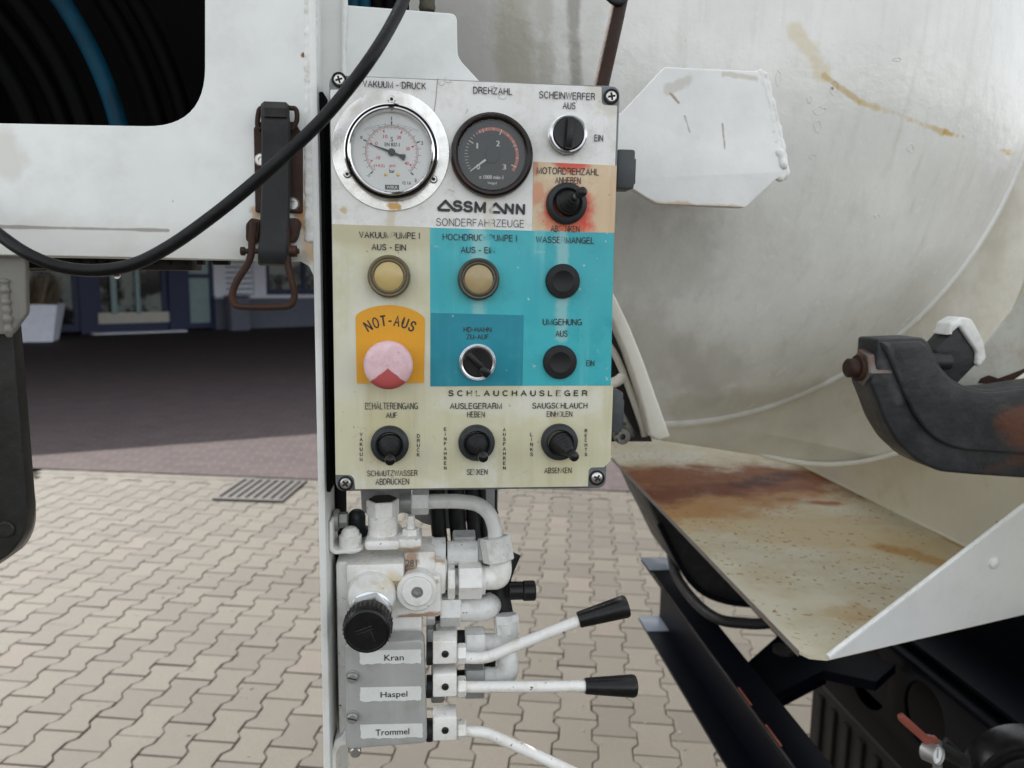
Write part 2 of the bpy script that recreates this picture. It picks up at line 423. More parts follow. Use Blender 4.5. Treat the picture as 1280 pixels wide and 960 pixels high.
# glass of the gauges
m_glass, t_, p_ = nt('gauge_glass')
t_.nodes.remove(p_)
tr = t_.nodes.new('ShaderNodeBsdfTransparent'); tr.inputs[0].default_value = (.98, .985, .985, 1)
gl = t_.nodes.new('ShaderNodeBsdfGlossy'); gl.inputs['Roughness'].default_value = .03
fr = t_.nodes.new('ShaderNodeFresnel'); fr.inputs[0].default_value = 1.45
mx = t_.nodes.new('ShaderNodeMixShader')
t_.links.new(fr.outputs[0], mx.inputs[0]); t_.links.new(tr.outputs[0], mx.inputs[1]); t_.links.new(gl.outputs[0], mx.inputs[2])
t_.links.new(mx.outputs[0], t_.nodes['Material Output'].inputs[0])

# paving
def paver_mat(name, a, b, joint_red=False):
    m, t, p = nt(name)
    g = t.nodes.new('ShaderNodeNewGeometry'); pos = g.outputs['Position']
    oi = t.nodes.new('ShaderNodeObjectInfo')
    rnd = math_n(t, 'FRACT', math_n(t, 'ADD', oi.outputs['Random'], g.outputs['Random Per Island']))
    c = mix_n(t, rnd, a, b)
    c = mix_n(t, math_n(t, 'MULTIPLY', ramp(t, math_n(t, 'FRACT', math_n(t, 'MULTIPLY', rnd, 7.3)), .94, .96), .35), c, (.095, .073, .060))
    c = mix_n(t, math_n(t, 'MULTIPLY', ramp(t, noise_n(t, pos, 130, 4, .75), .42, .75), .6), c, tuple(x * .55 for x in a))
    c = mix_n(t, math_n(t, 'MULTIPLY', ramp(t, noise_n(t, pos, 190, 2, .6), .66, .74), .5), c, (.20, .185, .155))
    c = mix_n(t, math_n(t, 'MULTIPLY', ramp(t, noise_n(t, pos, 1.1, 4, .6), .45, .7), .25), c, tuple(x * .72 for x in a))
    c = mix_n(t, ramp(t, noise_n(t, pos, 2.7, 3, .6), .745, .77), c, (.10, .095, .09))
    t.links.new(c, p.inputs['Base Color']); p.inputs['Roughness'].default_value = .75
    bmp = t.nodes.new('ShaderNodeBump'); bmp.inputs['Distance'].default_value = .0015
    t.links.new(noise_n(t, pos, 220, 3, .7), bmp.inputs['Height']); t.links.new(bmp.outputs[0], p.inputs['Normal'])
    return m
m_paver = paver_mat('concrete_paver', (.046, .039, .029), (.068, .059, .045))
m_sand = mat('joint_sand', (.034, .030, .024), .95, spec=.1, dirt=((.022, .022, .018), .6, 12))
m_clinker, t, p = nt('red_clinker')
g = t.nodes.new('ShaderNodeNewGeometry')
mp = t.nodes.new('ShaderNodeMapping'); mp.inputs['Rotation'].default_value = (0, 0, R(-7))
t.links.new(g.outputs['Position'], mp.inputs['Vector'])
bk = t.nodes.new('ShaderNodeTexBrick'); bk.inputs['Scale'].default_value = 1
bk.inputs['Color1'].default_value = (.048, .039, .042, 1); bk.inputs['Color2'].default_value = (.062, .050, .053, 1)
bk.inputs['Mortar'].default_value = (.09, .07, .06, 1); bk.inputs['Mortar Size'].default_value = .006
bk.inputs['Brick Width'].default_value = .2; bk.inputs['Row Height'].default_value = .1
t.links.new(mp.outputs[0], bk.inputs['Vector'])
c = mix_n(t, math_n(t, 'MULTIPLY', ramp(t, noise_n(t, g.outputs['Position'], 4, 4, .6), .4, .7), .3), bk.outputs['Color'], (.040, .033, .036))
c = mix_n(t, ramp(t, noise_n(t, g.outputs['Position'], 5.5, 3, .6), .735, .76), c, (.32, .30, .27))
t.links.new(c, p.inputs['Base Color']); p.inputs['Roughness'].default_value = .9; p.inputs['Specular IOR Level'].default_value = .15
# building
m_plaster = mat('grey_plaster', (.12, .13, .17), .8, spec=.2, dirt=((.09, .10, .12), .4, 2))
m_white = mat('white_trim', (.60, .62, .70), .5)
m_navy = mat('navy_frame', (.007, .016, .060), .4, spec=.3)
m_pane, t, p = nt('window_glass')
g = t.nodes.new('ShaderNodeNewGeometry')
nz = noise_n(t, g.outputs['Position'], 1.6, 3, .6)
t.links.new(mix_n(t, ramp(t, nz, .44, .58), (.006, .007, .008), (.20, .225, .215)), p.inputs['Base Color'])  # pale noise patches paint reflections into the glass
p.inputs['Roughness'].default_value = .08; p.inputs['Specular IOR Level'].default_value = .35
m_pane_lt = mat('reflecting_pane', (.22, .31, .32), .12, spec=.3)
m_cream = mat('cream_board', (.42, .40, .35), .6)
m_planter = mat('planter_white', (.68, .71, .82), .5)
m_grass = mat('dry_grass_leaf', (.17, .13, .09), .8, dirt=((.06, .075, .035), .7, 12))
m_shade_roof = mat('shade_roof_sheet', (.12, .12, .13), .7)
m_iron = mat('cast_iron', (.040, .037, .036), .55, spec=.3, dirt=((.07, .06, .05), .5, 12), bump=(40, .001))
m_pit = mat('drain_pit', (.02, .018, .015), .9)

# ------------------------------------------------------------------ helpers in panel space
def RX(): return Matrix.Rotation(R(90), 4, 'X')
def item(u, v, h=0.0, y0=0.0):
    """matrix in the truck frame: x right, y up, z towards the viewer, origin on plane y0; the pixel marks the top, h above it"""
    q = L(u, v, y0 - h)
    return Matrix.Translation((q.x, y0, q.z)) @ RX()
def prism(mb, loops, y, th, bev=0.0, h=0.0):
    """pixel outlines on plane y, extruded th away from the viewer"""
    lp = [[(L(u, v, y).x, L(u, v, y).z) for (u, v) in q] for q in loops]
    return mb.shape(lp, th, Matrix.Translation((0, y + th / 2, 0)) @ RX(), bev)
def rrect(u0, v0, u1, v1, r, n=6):
    pts = []
    for (cx, cy, a0) in ((u1 - r, v0 + r, -90), (u1 - r, v1 - r, 0), (u0 + r, v1 - r, 90), (u0 + r, v0 + r, 180)):
        for k in range(n + 1):
            a = R(a0 + 90 * k / n); pts.append((cx + r * math.cos(a), cy + r * math.sin(a)))
    return pts
def rquad(c, r, n=5):                      # rounded arbitrary quadrilateral in pixels
    pts = []
    m = len(c)
    for i in range(m):
        p = Vector(c[i]); a = Vector(c[i - 1]); b = Vector(c[(i + 1) % m])
        ri = r[i] if isinstance(r, (list, tuple)) else r
        ri = min(ri, .45 * (a - p).length, .45 * (b - p).length)
        if ri <= 0: pts.append(tuple(p)); continue
        s = p + (a - p).normalized() * ri; e = p + (b - p).normalized() * ri
        for k in range(n + 1):
            t_ = k / n; pts.append(tuple(s * (1 - t_) ** 2 + p * 2 * t_ * (1 - t_) + e * t_ * t_))
    return pts
_tc = {}
def text_geo(s, bold=0.0, space=1.0):
    k = (s, bold, space)
    if k not in _tc:
        cu = bpy.data.curves.new('tmp', 'FONT'); cu.body = s; cu.offset = bold; cu.resolution_u = 3; cu.space_character = space
        m = MB(); m._curve(cu)
        xs = [p.x for p in m.v]; ys = [p.y for p in m.v]
        _tc[k] = (m, min(xs), max(xs), min(ys), max(ys))
    return _tc[k]
def text_into(mb, s, cx, cy, w, h, M, z=0.0, bold=0.0, rot=0.0, space=1.0, fb=0.0):
    """text scaled to w x h centred on cx,cy of the frame M (x right, y up)"""
    m, x0, x1, y0, y1 = text_geo(s, bold, space)
    sx = w / max(x1 - x0, 1e-6); sy = h / max(y1 - y0, 1e-6)
    X = M @ Matrix.Translation((cx, cy, z)) @ Matrix.Rotation(rot, 4, 'Z') @ Matrix.Diagonal((sx, sy, 1, 1)) @ Matrix.Translation((-(x0 + x1) / 2, -(y0 + y1) / 2, 0))
    mb.add(m.v, m.f, X)
    if fb: mb.add([p + Vector((0, 0, .02 / max(1, 1))) * 0 for p in m.v], m.f, Matrix.Translation(M.to_3x3() @ Vector((fb, 0, -.00004))) @ X)
    return mb
def EA(cx, cy, rx, ry, a0, a1, n=10):
    return [(cx + rx * math.cos(R(a0 + (a1 - a0) * k / n)), cy + ry * math.sin(R(a0 + (a1 - a0) * k / n))) for k in range(n + 1)]
GL = {
 'A': (.72, [[(0, 0), (.36, 1), (.72, 0)], [(.13, .35), (.59, .35)]]),
 'B': (.60, [[(0, .53), (0, 1), (.32, 1)] + EA(.32, .765, .25, .235, 90, -90) + [(0, .53)], [(0, .53), (0, 0), (.34, 0)] + EA(.34, .265, .26, .265, -90, 90)]),
 'C': (.68, [EA(.36, .5, .36, .5, 48, 312, 18)]),
 'D': (.66, [[(.28, 0), (0, 0), (0, 1), (.28, 1)] + EA(.28, .5, .38, .5, 90, -90, 14)]),
 'E': (.56, [[(.54, 1), (0, 1), (0, 0), (.56, 0)], [(0, .53), (.50, .53)]]),
 'F': (.52, [[(.52, 1), (0, 1), (0, 0)], [(0, .52), (.46, .52)]]),
 'G': (.72, [EA(.37, .5, .37, .5, 48, 330, 18) + [(.71, .45), (.40, .45)], [(.71, .45), (.71, 0)]]),
 'H': (.64, [[(0, 0), (0, 1)], [(.64, 0), (.64, 1)], [(0, .53), (.64, .53)]]),
 'I': (.02, [[(.01, 0), (.01, 1)]]),
 'K': (.64, [[(0, 0), (0, 1)], [(.60, 1), (0, .36)], [(.22, .60), (.64, 0)]]),
 'L': (.50, [[(0, 1), (0, 0), (.50, 0)]]),
 'M': (.78, [[(0, 0), (0, 1), (.39, .04), (.78, 1), (.78, 0)]]),
 'N': (.70, [[(0, 0), (0, 1)], [(0, 1), (.70, 0)], [(.70, 0), (.70, 1)]]),
 'O': (.76, [EA(.38, .5, .38, .5, 90, 450, 24)]),
 'P': (.58, [[(0, 0), (0, 1), (.32, 1)] + EA(.32, .74, .26, .26, 90, -90) + [(0, .48)]]),
 'R': (.62, [[(0, 0), (0, 1), (.34, 1)] + EA(.34, .75, .26, .25, 90, -90) + [(0, .50)], [(.36, .50), (.52, .42), (.57, .2), (.62, 0)]]),
 'S': (.62, [EA(.31, .755, .27, .245, 15, 270, 12)[:-1] + EA(.31, .26, .31, .26, 86, -165, 13)]),
 'T': (.62, [[(0, 1), (.62, 1)], [(.31, 1), (.31, 0)]]),
 'U': (.64, [[(0, 1), (0, .32)] + EA(.32, .32, .32, .32, 180, 360) + [(.64, 1)]]),
 'V': (.66, [[(0, 1), (.33, 0), (.66, 1)]]),
 'W': (.96, [[(0, 1), (.24, 0), (.48, .97), (.72, 0), (.96, 1)]]),
 'Z': (.62, [[(.02, 1), (.60, 1), (0, 0), (.62, 0)]]),
 '-': (.32, [[(0, .42), (.32, .42)]]), ' ': (.20, []),
}
GL['Ä'] = (.72, GL['A'][1] + [[(.20, 1.17), (.28, 1.17)], [(.44, 1.17), (.52, 1.17)]])
GL['Ü'] = (.64, GL['U'][1] + [[(.14, 1.17), (.22, 1.17)], [(.42, 1.17), (.50, 1.17)]])
def ribbon(mb, P, hw_, M, z):
    P = [Vector((p[0], p[1])) for p in P]; n = len(P); A, B = [], []
    closed = (P[0] - P[-1]).length < 1e-7
    for i in range(n):
        d0 = (P[i] - P[i - 1]) if i > 0 else ((P[0] - P[-2]) if closed else None)
        d1 = (P[i + 1] - P[i]) if i < n - 1 else ((P[1] - P[0]) if closed else None)
        d0 = d0.normalized() if d0 else d1.normalized(); d1 = d1.normalized() if d1 else d0
        n0 = Vector((-d0.y, d0.x)); n1 = Vector((-d1.y, d1.x)); m = n0 + n1
        if m.length < .3: m = n0
        m.normalize(); k = hw_ / max(.60, m.dot(n1))
        e = Vector((0, 0)) if closed or 0 < i < n - 1 else (d1 * -hw_ * .5 if i == 0 else d0 * hw_ * .5)
        A.append(P[i] + m * k + e); B.append(P[i] - m * k + e)
    vs = [(p.x, p.y, z) for p in A] + [(p.x, p.y, z) for p in B]
    mb.add(vs, [(i, i + 1, n + i + 1, n + i) for i in range(n - 1)], M)
def sfont(mb, s, w, h, M, wt, gap=.20, z=0.0):
    """monoline capitals fitted into w x h, centred"""
    tot = sum(GL[c][0] for c in s) + gap * (len(s) - 1); wt = min(wt, max(.16 * w / max(tot, .3), .0004)); k = (w - wt) / max(tot, .05); kh = h - wt
    x = 0
    for i_, c in enumerate(s):
        for st in GL[c][1]:
            ribbon(mb, [((x + px_ - tot / 2) * k, (py_ - .5) * kh) for px_, py_ in st], wt / 2, M, z + .00001 * (i_ % 2))
        x += GL[c][0] + gap
    return mb
def text_px(parent, s, uc, vc, wpx, hpx, m=None, y=-.0017, bold=0.0, rot=0.0, space=1.0, name='lettering'):
    mb = MB(); q = pxm(y, uc, vc)
    wt = (.80 if bold < 0 else 1.06 if bold <= .009 else 1.25 if bold < .025 else 1.65) * q
    sfont(mb, s, wpx * q, hpx * q, item(uc, vc, 0, y), wt, .26 if space <= 1 else .66)
    return finish(name, mb, m or m_ink, parent, T)
def vtext_px(parent, s, uc, v0, v1, hpx, m=None, y=-.0014, name='lettering', wide=.72):
    mb = MB(); q = pxm(y, uc, v0)
    n = len(s)
    for i, ch in enumerate(s):
        v = v0 + (v1 - v0) * i / (n - 1)
        w = hpx * (.16 if ch == 'I' else wide)
        sfont(mb, ch, max(w, 1.0) * q, hpx * q, item(uc, v, 0, y), .80 * q)
    return finish(name, mb, m or m_ink, parent, T)

def weld(path, y, rpx, parent, m, jit=.16, step=1.6, flat=.6):
    P = []; 
    for i in range(len(path) - 1):
        a, b = path[i], path[i + 1]; n = max(2, int(math.hypot(b[0] - a[0], b[1] - a[1]) / step))
        for k in range(n): P.append((a[0] + (b[0] - a[0]) * k / n, a[1] + (b[1] - a[1]) * k / n))
    q = pxm(y); pts = []; rr = []
    for i, (u, v) in enumerate(P):
        p = L(u + random.uniform(-.5, .5), v, y); pts.append(p)
        rr.append(rpx * q * (1 + jit * math.sin(i * 1.15 + .6 * math.sin(i * .37)) + random.uniform(-jit, jit) * .6))
    rr[0] *= .5; rr[-1] *= .5
    mb = MB(); mb.tube(pts, rr, 12, 1, False)
    for i_, p in enumerate(mb.v): mb.v[i_] = Vector((p.x, y + (p.y - y) * flat, p.z))
    return finish('weld_bead', mb, m, parent, T, smooth=75)

# ================================================================== SETTING: ground
AZ = R(5.3)
gd = Vector((math.sin(AZ), math.cos(AZ), 0)); gr = Vector((math.cos(AZ), -math.sin(AZ), 0))
GM = Matrix(((gr.x, gd.x, 0, 0), (gr.y, gd.y, 0, 0), (0, 0, 1, 0), (0, 0, 0, 1)))   # paver frame: x along rows, y along columns
GMi = GM.inverted()
base = G(686, 653); ph = GMi @ base
PX, PY = .143, .2
border_a, border_b = GMi @ G(28, 586), GMi @ G(700, 612)
bsl = (border_b.y - border_a.y) / (border_b.x - border_a.x)
ybord = lambda x: border_a.y + (x - border_a.x) * bsl
mb = MB()
mb.quad((-140, -90, -.03), (140, -90, -.03), (140, 190, -.03), (-140, 190, -.03))
ground = struct(finish('ground', mb, m_sand))
mb = MB()
q = [GM @ Vector(p) for p in ((-30, ybord(-30) + .04, -.001), (30, ybord(30) + .04, -.001), (40, 60, -.001), (-60, 60, -.001))]
mb.quad(*q)
struct(finish('red_clinker_paving', mb, m_clinker))
pave = bpy.data.objects.new('paving', None); COL.objects.link(pave); pave['kind'] = 'structure'; WM[pave] = ID
hw, hn = .0825 - .0016, .0605 - .0016
def wprof(y):
    y = abs(y)
    return hn if y < .036 else (hw if y > .064 else hn + (hw - hn) * (y - .036) / .028)
def paver_geo(inset=0.0):
    ys = [-.0985, -.064, -.036, .036, .064, .0985]
    pr = [(wprof(y) - inset, y * (1 - inset / .0985)) for y in ys]
    return pr + [(-x, y) for x, y in reversed(pr)]
def paver_mesh():
    o = paver_geo(); i = paver_geo(.0030)
    n = len(o)
    vs = [(x, y, -.022) for x, y in o] + [(x, y, -.0035) for x, y in o] + [(x, y, 0) for x, y in i]
    fs = []
    for k in range(n):
        j = (k + 1) % n
        fs.append((k, j, j + n, k + n)); fs.append((k + n, j + n, j + 2 * n, k + 2 * n))
    # the H shaped top is split into convex quads
    b = 2 * n
    for k in range(5):
        fs.append((b + k, b + k + 1, b + n - 2 - k, b + n - 1 - k))
    return vs, fs
pv, pf = paver_mesh()
pme = bpy.data.meshes.new('paver'); pme.from_pydata(pv, [], pf); pme.materials.append(m_paver)
CRi = CR.inverted()
def project(p):
    d = CRi @ (Vector(p) - CAM)
    return (640 + F * d.x / -d.z, 480 - F * d.y / -d.z, -d.z) if d.z < -.01 else (9e9, 9e9, 0)
def hidden(u, v):
    if u < -20 or u > 1300 or v > 985 or v < 560: return True
    if 418 < u < 755 and v < 605: return True
    if 422 < u < 600 and v > 620: return True
    if u < 20 and v < 690: return True
    if u > 780 and v > 560:
        if u - 765 > (v - 575) * .9 and (u > 1100 or v < 800): return True
    return False
cells = []
for i in range(-34, 36):
    for j in range(-24, 34):
        x = ph.x + PX * (i + .5); y = ph.y + PY * (j + (.5 if i % 2 else 0)) + .05
        if y < .9 or y + .12 > ybord(x) - .13: continue
        p = GM @ Vector((x, y, 0)); pu = project(p)
        vis = not hidden(pu[0], pu[1])
        cells.append((vis, pu[2], x, y))
vis = sorted([c for c in cells if c[0]], key=lambda c: c[1])[:298]
vs_ = set((c[2], c[3]) for c in vis)
for (_, _, x, y) in vis:
    o = bpy.data.objects.new('paver', pme); COL.objects.link(o); o.parent = pave
    o.matrix_basis = GM @ Matrix.Translation((x + random.uniform(-.001, .001), y + random.uniform(-.001, .001), random.uniform(-.0015, .0015))) @ Euler((random.uniform(-.008, .008), random.uniform(-.008, .008), random.uniform(-.006, .006))).to_matrix().to_4x4()
mb = MB()
for (_, _, x, y) in cells:
    if (x, y) in vs_: continue
    mb.add(pv, pf, GM @ Matrix.Translation((x, y, random.uniform(-.0015, .0015))))
# straight half stones along the border
for i in range(-30, 34):
    x = ph.x + PX * (i + .5) * 1.0
    for k in range(4):
        yy = ybord(x) - .045 - k * .105
        mb.box((x - .0695, yy - .049, -.022), (x + .0695, yy + .049, (random.uniform(-.002, .001) if k < 2 else -.0045)), 0, GM @ Matrix.Translation((k * .07, 0, 0)))
o = finish('paver_field', mb, m_paver, pave); o['kind'] = 'stuff'

mb = MB()
for k in range(420):
    d_ = random.uniform(2.3, 6.0); u_ = random.uniform(-.6, .75)
    p_ = Vector((d_ * u_, d_, .001)); r_ = random.uniform(.0015, .0045)
    if (GMi @ p_).y > ybord((GMi @ p_).x): continue
    a_ = random.uniform(0, 6.28); ex_ = random.uniform(1, 3.2)
    mb.lathe([(.0001, 0), (r_, .0005), (r_ * .7, r_ * .7), (.0001, r_ * .9)], Matrix.Translation(p_) @ Matrix.Rotation(a_, 4, 'Z') @ Matrix.Diagonal((ex_, 1, 1, 1)), 5)
o = finish('grit', mb, mat('grit_mix', (.12, .11, .09), .9, dirt=((.30, .28, .24), .9, 12)), pave); o['kind'] = 'stuff'
# drain grate
def gxy(u, v, z=.004): return G(u, v, z)
gt = thing('drain_grate', 'dark iron drain grate set flush in the beige paving by the red border', 'drain grate', G(322, 614), ID)
c4 = [G(268, 625), G(352, 628), G(382, 601), G(305, 600)]
ex = (c4[1] - c4[0]); ey = (c4[3] - c4[0])
def gp(a, b, z): return c4[0] + ex * a + ey * b + Vector((0, 0, z))
mb = MB(); mb.slab([gp(0, 0, .002), gp(1, 0, .002), gp(1, 1, .002), gp(0, 1, .002)], (0, 0, .002)); finish('pit', mb, m_pit, gt)
mb = MB()
for (a0, b0, a1, b1) in ((-.02, -.02, 1.02, .06), (-.02, .94, 1.02, 1.02), (-.02, .06, .03, .94), (.97, .06, 1.02, .94)):
    mb.slab([gp(a0, b0, .016), gp(a1, b0, .016), gp(a1, b1, .016), gp(a0, b1, .016)], (0, 0, -.016))
finish('frame', mb, m_iron, gt)
bar0 = None
for k in range(7):
    a = .09 + k * .127
    mb = MB(); mb.slab([gp(a, .06, .015), gp(a + .07, .06, .015), gp(a + .07, .94, .015), gp(a, .94, .015)], (0, 0, -.012))
    finish('bar', mb, m_iron, gt)

# ================================================================== SETTING: building behind
B0 = G(116, 417.6)
FA = R(43)
bx = Vector((math.cos(FA), math.sin(FA), 0)); by = Vector((-math.sin(FA), math.cos(FA), 0))
BM = Matrix(((bx.x, by.x, 0, B0.x), (bx.y, by.y, 0, B0.y), (0, 0, 1, 0), (0, 0, 0, 1)))
BMi = BM.inverted(); BC = BMi @ CAM
def Bp(u, v, y=0.0):
    d = BMi.to_3x3() @ ray(u, v); t_ = (y - BC.y) / d.y
    return BC + d * t_
bld = thing('shop_building', 'grey plastered building with navy framed glass doors and windows in the background', 'building', B0, ID)
WM[bld] = BM; bld.matrix_basis = BM
def bbox(name, u0, v0, u1, v1, y0, y1, m, par=None):
    a = Bp(u0, v0, y0); b = Bp(u1, v1, y0)
    mb = MB(); mb.box((a.x, y0, min(a.z, b.z)), (b.x, y1, max(a.z, b.z)))
    return finish(name, mb, m, par or bld, BM)
# walls round the openings
xa = Bp(-60, 400).x; x_l = Bp(40, 400).x; x_d0 = Bp(100, 400).x; x_end = Bp(520, 400).x + 12
zt = 3.1
a = Bp(270, 407); zsill = Bp(330, 371).z
mb = MB()
mb.box((a.x, 0, 0), (x_end, .4, zsill - .04))
wl = finish('plinth_wall', mb, m_plaster, bld, BM)
mb = MB(); mb.box((a.x - .02, -.08, zsill - .04), (x_end, .3, zsill + .06)); finish('sill', mb, m_white, bld, BM)
mb = MB()
mb.box((xa - 30, 0, zt), (x_end, .4, 8.4)); mb.box((xa - 30, 0, 0), (x_l - 3.2, .4, zt))
finish('upper_wall', mb, m_plaster, bld, BM)
def glazed(name, xs, z0, z1, y, m, fr=.09, mull=(), trans=(), pane=m_pane):
    f = MB()
    x0, x1 = xs
    f.box((x0, y - .05, z0), (x0 + fr, y + .08, z1)); f.box((x1 - fr, y - .05, z0), (x1, y + .08, z1))
    f.box((x0 + fr, y - .045, z0), (x1 - fr, y + .075, z0 + fr * 1.3)); f.box((x0 + fr, y - .045, z1 - fr), (x1 - fr, y + .075, z1))
    for q in mull: f.box((q - fr / 2, y - .04, z0 + fr), (q + fr / 2, y + .07, z1 - fr))
    for q in trans: f.box((x0 + fr, y - .035, q - fr / 2), (x1 - fr, y + .065, q + fr / 2))
    o = finish(name, f, m, bld, BM)
    g_ = MB(); g_.box((x0 + fr * .5, y, z0 + fr * .5), (x1 - fr * .5, y + .02, z1 - fr * .5))
    finish('pane', g_, pane, o, BM)
    return o
X = lambda u, v=400: Bp(u, v).x
glazed('window', (x_l - 3.2, X(60)), .08, zt, .1, m_navy, .12)
glazed('window', (X(60), X(101)), .08, zt, .1, m_navy, .14)
mb = MB(); mb.box((X(101), .0, 0), (X(120), .22, zt)); finish('door_post', mb, m_navy, bld, BM)
mb = MB(); mb.box((X(213), .0, 0), (X(233), .22, zt)); finish('door_post', mb, m_navy, bld, BM)
dd = glazed('door', (X(120), X(213)), .03, zt, .14, m_navy, .17)
mb = MB(); mb.box((X(124), .06, .26), (X(214), .13, .55)); finish('kick_panel', mb, m_cream, dd, BM)
mb = MB(); mb.box((X(141), .02, .5), (X(148), .12, zt)); mb.box((X(172), .02, .5), (X(177), .12, zt)); finish('pale_reflection_bars', mb, m_pane_lt, dd, BM).name = 'glass_reflection_bars'  # pale bars standing in for reflections in the door glass
mb = MB(); mb.box((X(112), -.35, 0), (X(228), 0, .04)); finish('door_sill', mb, m_white, bld, BM)
glazed('window', (X(233), X(269)), .06, zt, .05, m_navy, .12, trans=(Bp(250, 345).z,), pane=m_pane_lt)
mb = MB(); mb.box((X(269), .0, zsill + .06), (X(284), .2, zt)); finish('trim_board', mb, m_white, bld, BM)
mb = MB(); mb.box((X(319), .0, zsill + .06), (X(334), .2, zt)); finish('trim_board', mb, m_white, bld, BM)
k = 0; z = zsill + .08
while z < zt - .15:
    mb = MB(); mb.slab([(X(284), .10, z), (X(319), .10, z), (X(319), .06, z + .02), (X(284), .06, z + .02)], (0, 0, .12))
    finish('siding_board', mb, m_white, bld, BM); z += .16; k += 1
glazed('window', (X(334), X(334) + 2.6), zsill + .06, zt, .1, m_navy, .13, mull=(X(334) + 1.3,), pane=m_pane)
mb = MB(); mb.box((X(334) + 2.6, .0, zsill + .06), (x_end, .3, zt)); finish('side_wall', mb, m_plaster, bld, BM)
mb = MB(); mb.box((xa - 30, .6, 0), (x_end, 9, 8.2)); mb.box((xa - 30, .35, .01), (x_end, .6, .05)); finish('inner_block', mb, m_inside, bld, BM)
# unseen roof added to block sky and throw the ground's shadow edge
H = 3.8
g1 = G(28, 562); g2 = G(395, 535)
hd = Vector((SDIR.x, SDIR.y, 0)).normalized() * (H / math.tan(SUN_EL)); off = hd + Vector((0, 0, H))
dr = (g2 - g1).normalized(); nrm = Vector((-dr.y, dr.x, 0))
ea = g1 + off - dr * 32; eb = g1 + off + dr * 30
mb = MB(); mb.slab([ea, eb, eb + nrm * 22, ea + nrm * 22], (0, 0, .3))
finish('added_shade_roof', mb, m_shade_roof, bld)
for k_ in range(5):
    c_ = ea + (eb - ea) * (.04 + .22 * k_) + nrm * 1.5
    if k_ in (1, 2): continue
    mb = MB(); mb.cyl((c_.x, c_.y, 0), (c_.x, c_.y, H), .09, seg=16); finish('added_roof_post', mb, m_navy, bld)
# grey bollard bin before the plinth
bb = Bp(297, 409, -.5)
tb = thing('bollard', 'dark slim box post before the grey plinth wall of the building', 'post', BM @ Vector((bb.x, -.5, 0)), ID)
mb = MB(); mb.box((bb.x - .28, -.75, 0), (bb.x + .28, -.3, .95), .03); finish('body', mb, m_plaster, tb, BM)
mb = MB(); mb.box((bb.x - .30, -.77, .952), (bb.x + .30, -.28, 1.0), .01); finish('cap', mb, m_navy, tb, BM)
# planter
pg = G(50, 426)
pl = thing('planter', 'white tapered planter pot with dry ornamental grass beside the glass front', 'planter', pg, ID)
ppx = project(pg)[2] / F
mb = MB()
rt, rb, hh = 27 * ppx * 1.05, 19 * ppx, 46 * ppx
PMx = Matrix.Translation(pg)
mb.lathe([(rb * 1.3, 0), (rt * 1.3, hh), (rt * 1.22, hh), (rt * 1.18, hh - .12)], PMx @ Matrix.Rotation(R(45 + 20), 4, 'Z'), 4)
finish('pot', mb, m_planter, pl)
mb = MB()
for k in range(420):
    a = random.uniform(0, 2 * pi); r = random.uniform(0, rt * .8); r2 = r + random.uniform(.0, .35)
    p0 = pg + Vector((r * math.cos(a), r * math.sin(a), hh - .12)); h_ = random.uniform(.35, .85)
    p1 = pg + Vector((r2 * math.cos(a + .3), r2 * math.sin(a + .3), hh + h_))
    w = Vector((math.cos(a * 3), math.sin(a * 3), 0)) * .012
    pm = (p0 + p1) / 2 + Vector((0, 0, .12))
    mb.add([p0 - w, p0 + w, pm + w, pm - w, p1], [(0, 1, 2, 3), (3, 2, 4)])
o = finish('grass', mb, m_grass, pl); o['kind'] = 'stuff'

# ================================================================== TRUCK: left frame plate
fr_ = thing('white_steel_frame', 'white painted steel frame plate with rounded opening and long upright post', 'steel frame', L(400, 960, Y_PL))
outer = [(-260, -220), (391, -220), (393, 300), (396, 345), (392, 345), (386, 333), (376, 327), (300, 325), (200, 322.5), (0, 318.5), (-260, 314)]
hole = rquad([(256, -150), (256, 159), (-200, 150), (-200, -150)], [0, 75, 30, 0], 12)
mb = MB(); prism(mb, [outer, hole], Y_PL, .006, .0008)
finish('face_plate', mb, m_frame, fr_, T)
# bent lower lip
mb = MB()
pa, pb = L(-260, 283, Y_PL), L(372, 288, Y_PL)
rows = []
for k in range(7):
    t_ = k / 6; yy = Y_PL - .0012 + .0006 * math.sin(t_ * pi); 
    rows.append((yy, t_))
pc, pd = L(-260, 315, Y_PL), L(372, 327, Y_PL)
mb.box((pa.x, Y_PL + .006, pc.z - .0005), (pd.x, Y_PL + .05, pc.z + .004), .0015)
finish('bottom_flange', mb, m_frame, fr_, T)
# upright
xl = L(395.5, 500, Y_PL).x; xr = L(404.5, 500, Y_PL).x
mb = MB(); mb.box((xl, Y_PL - .002, L(400, 1080, Y_PL).z), (xr, Y_PL + .13, L(400, -260, Y_PL).z), .0012)
finish('upright_post', mb, m_post, fr_, T)
mb = MB(); mb.box((xr + .0002, Y_PL + .006, L(400, 618, Y_PL).z), (L(412, 500, .03).x, Y_PL + .125, L(400, 112, Y_PL).z), .001); mb.box((xr + .0002, Y_PL + .055, L(400, 930, Y_PL + .055).z), (xr + .003, Y_PL + .125, L(400, 618, Y_PL).z), .001)
finish('gap_shade_strip', mb, m_inside, fr_, T)  # black strip standing in for the shade in the gap beside the post
# weld bead made of overlapping ripples
weld([(388.5, -120), (388.5, 306)], Y_PL + .0002, 7.4, fr_, m_weld, .06, 2.6, .34)
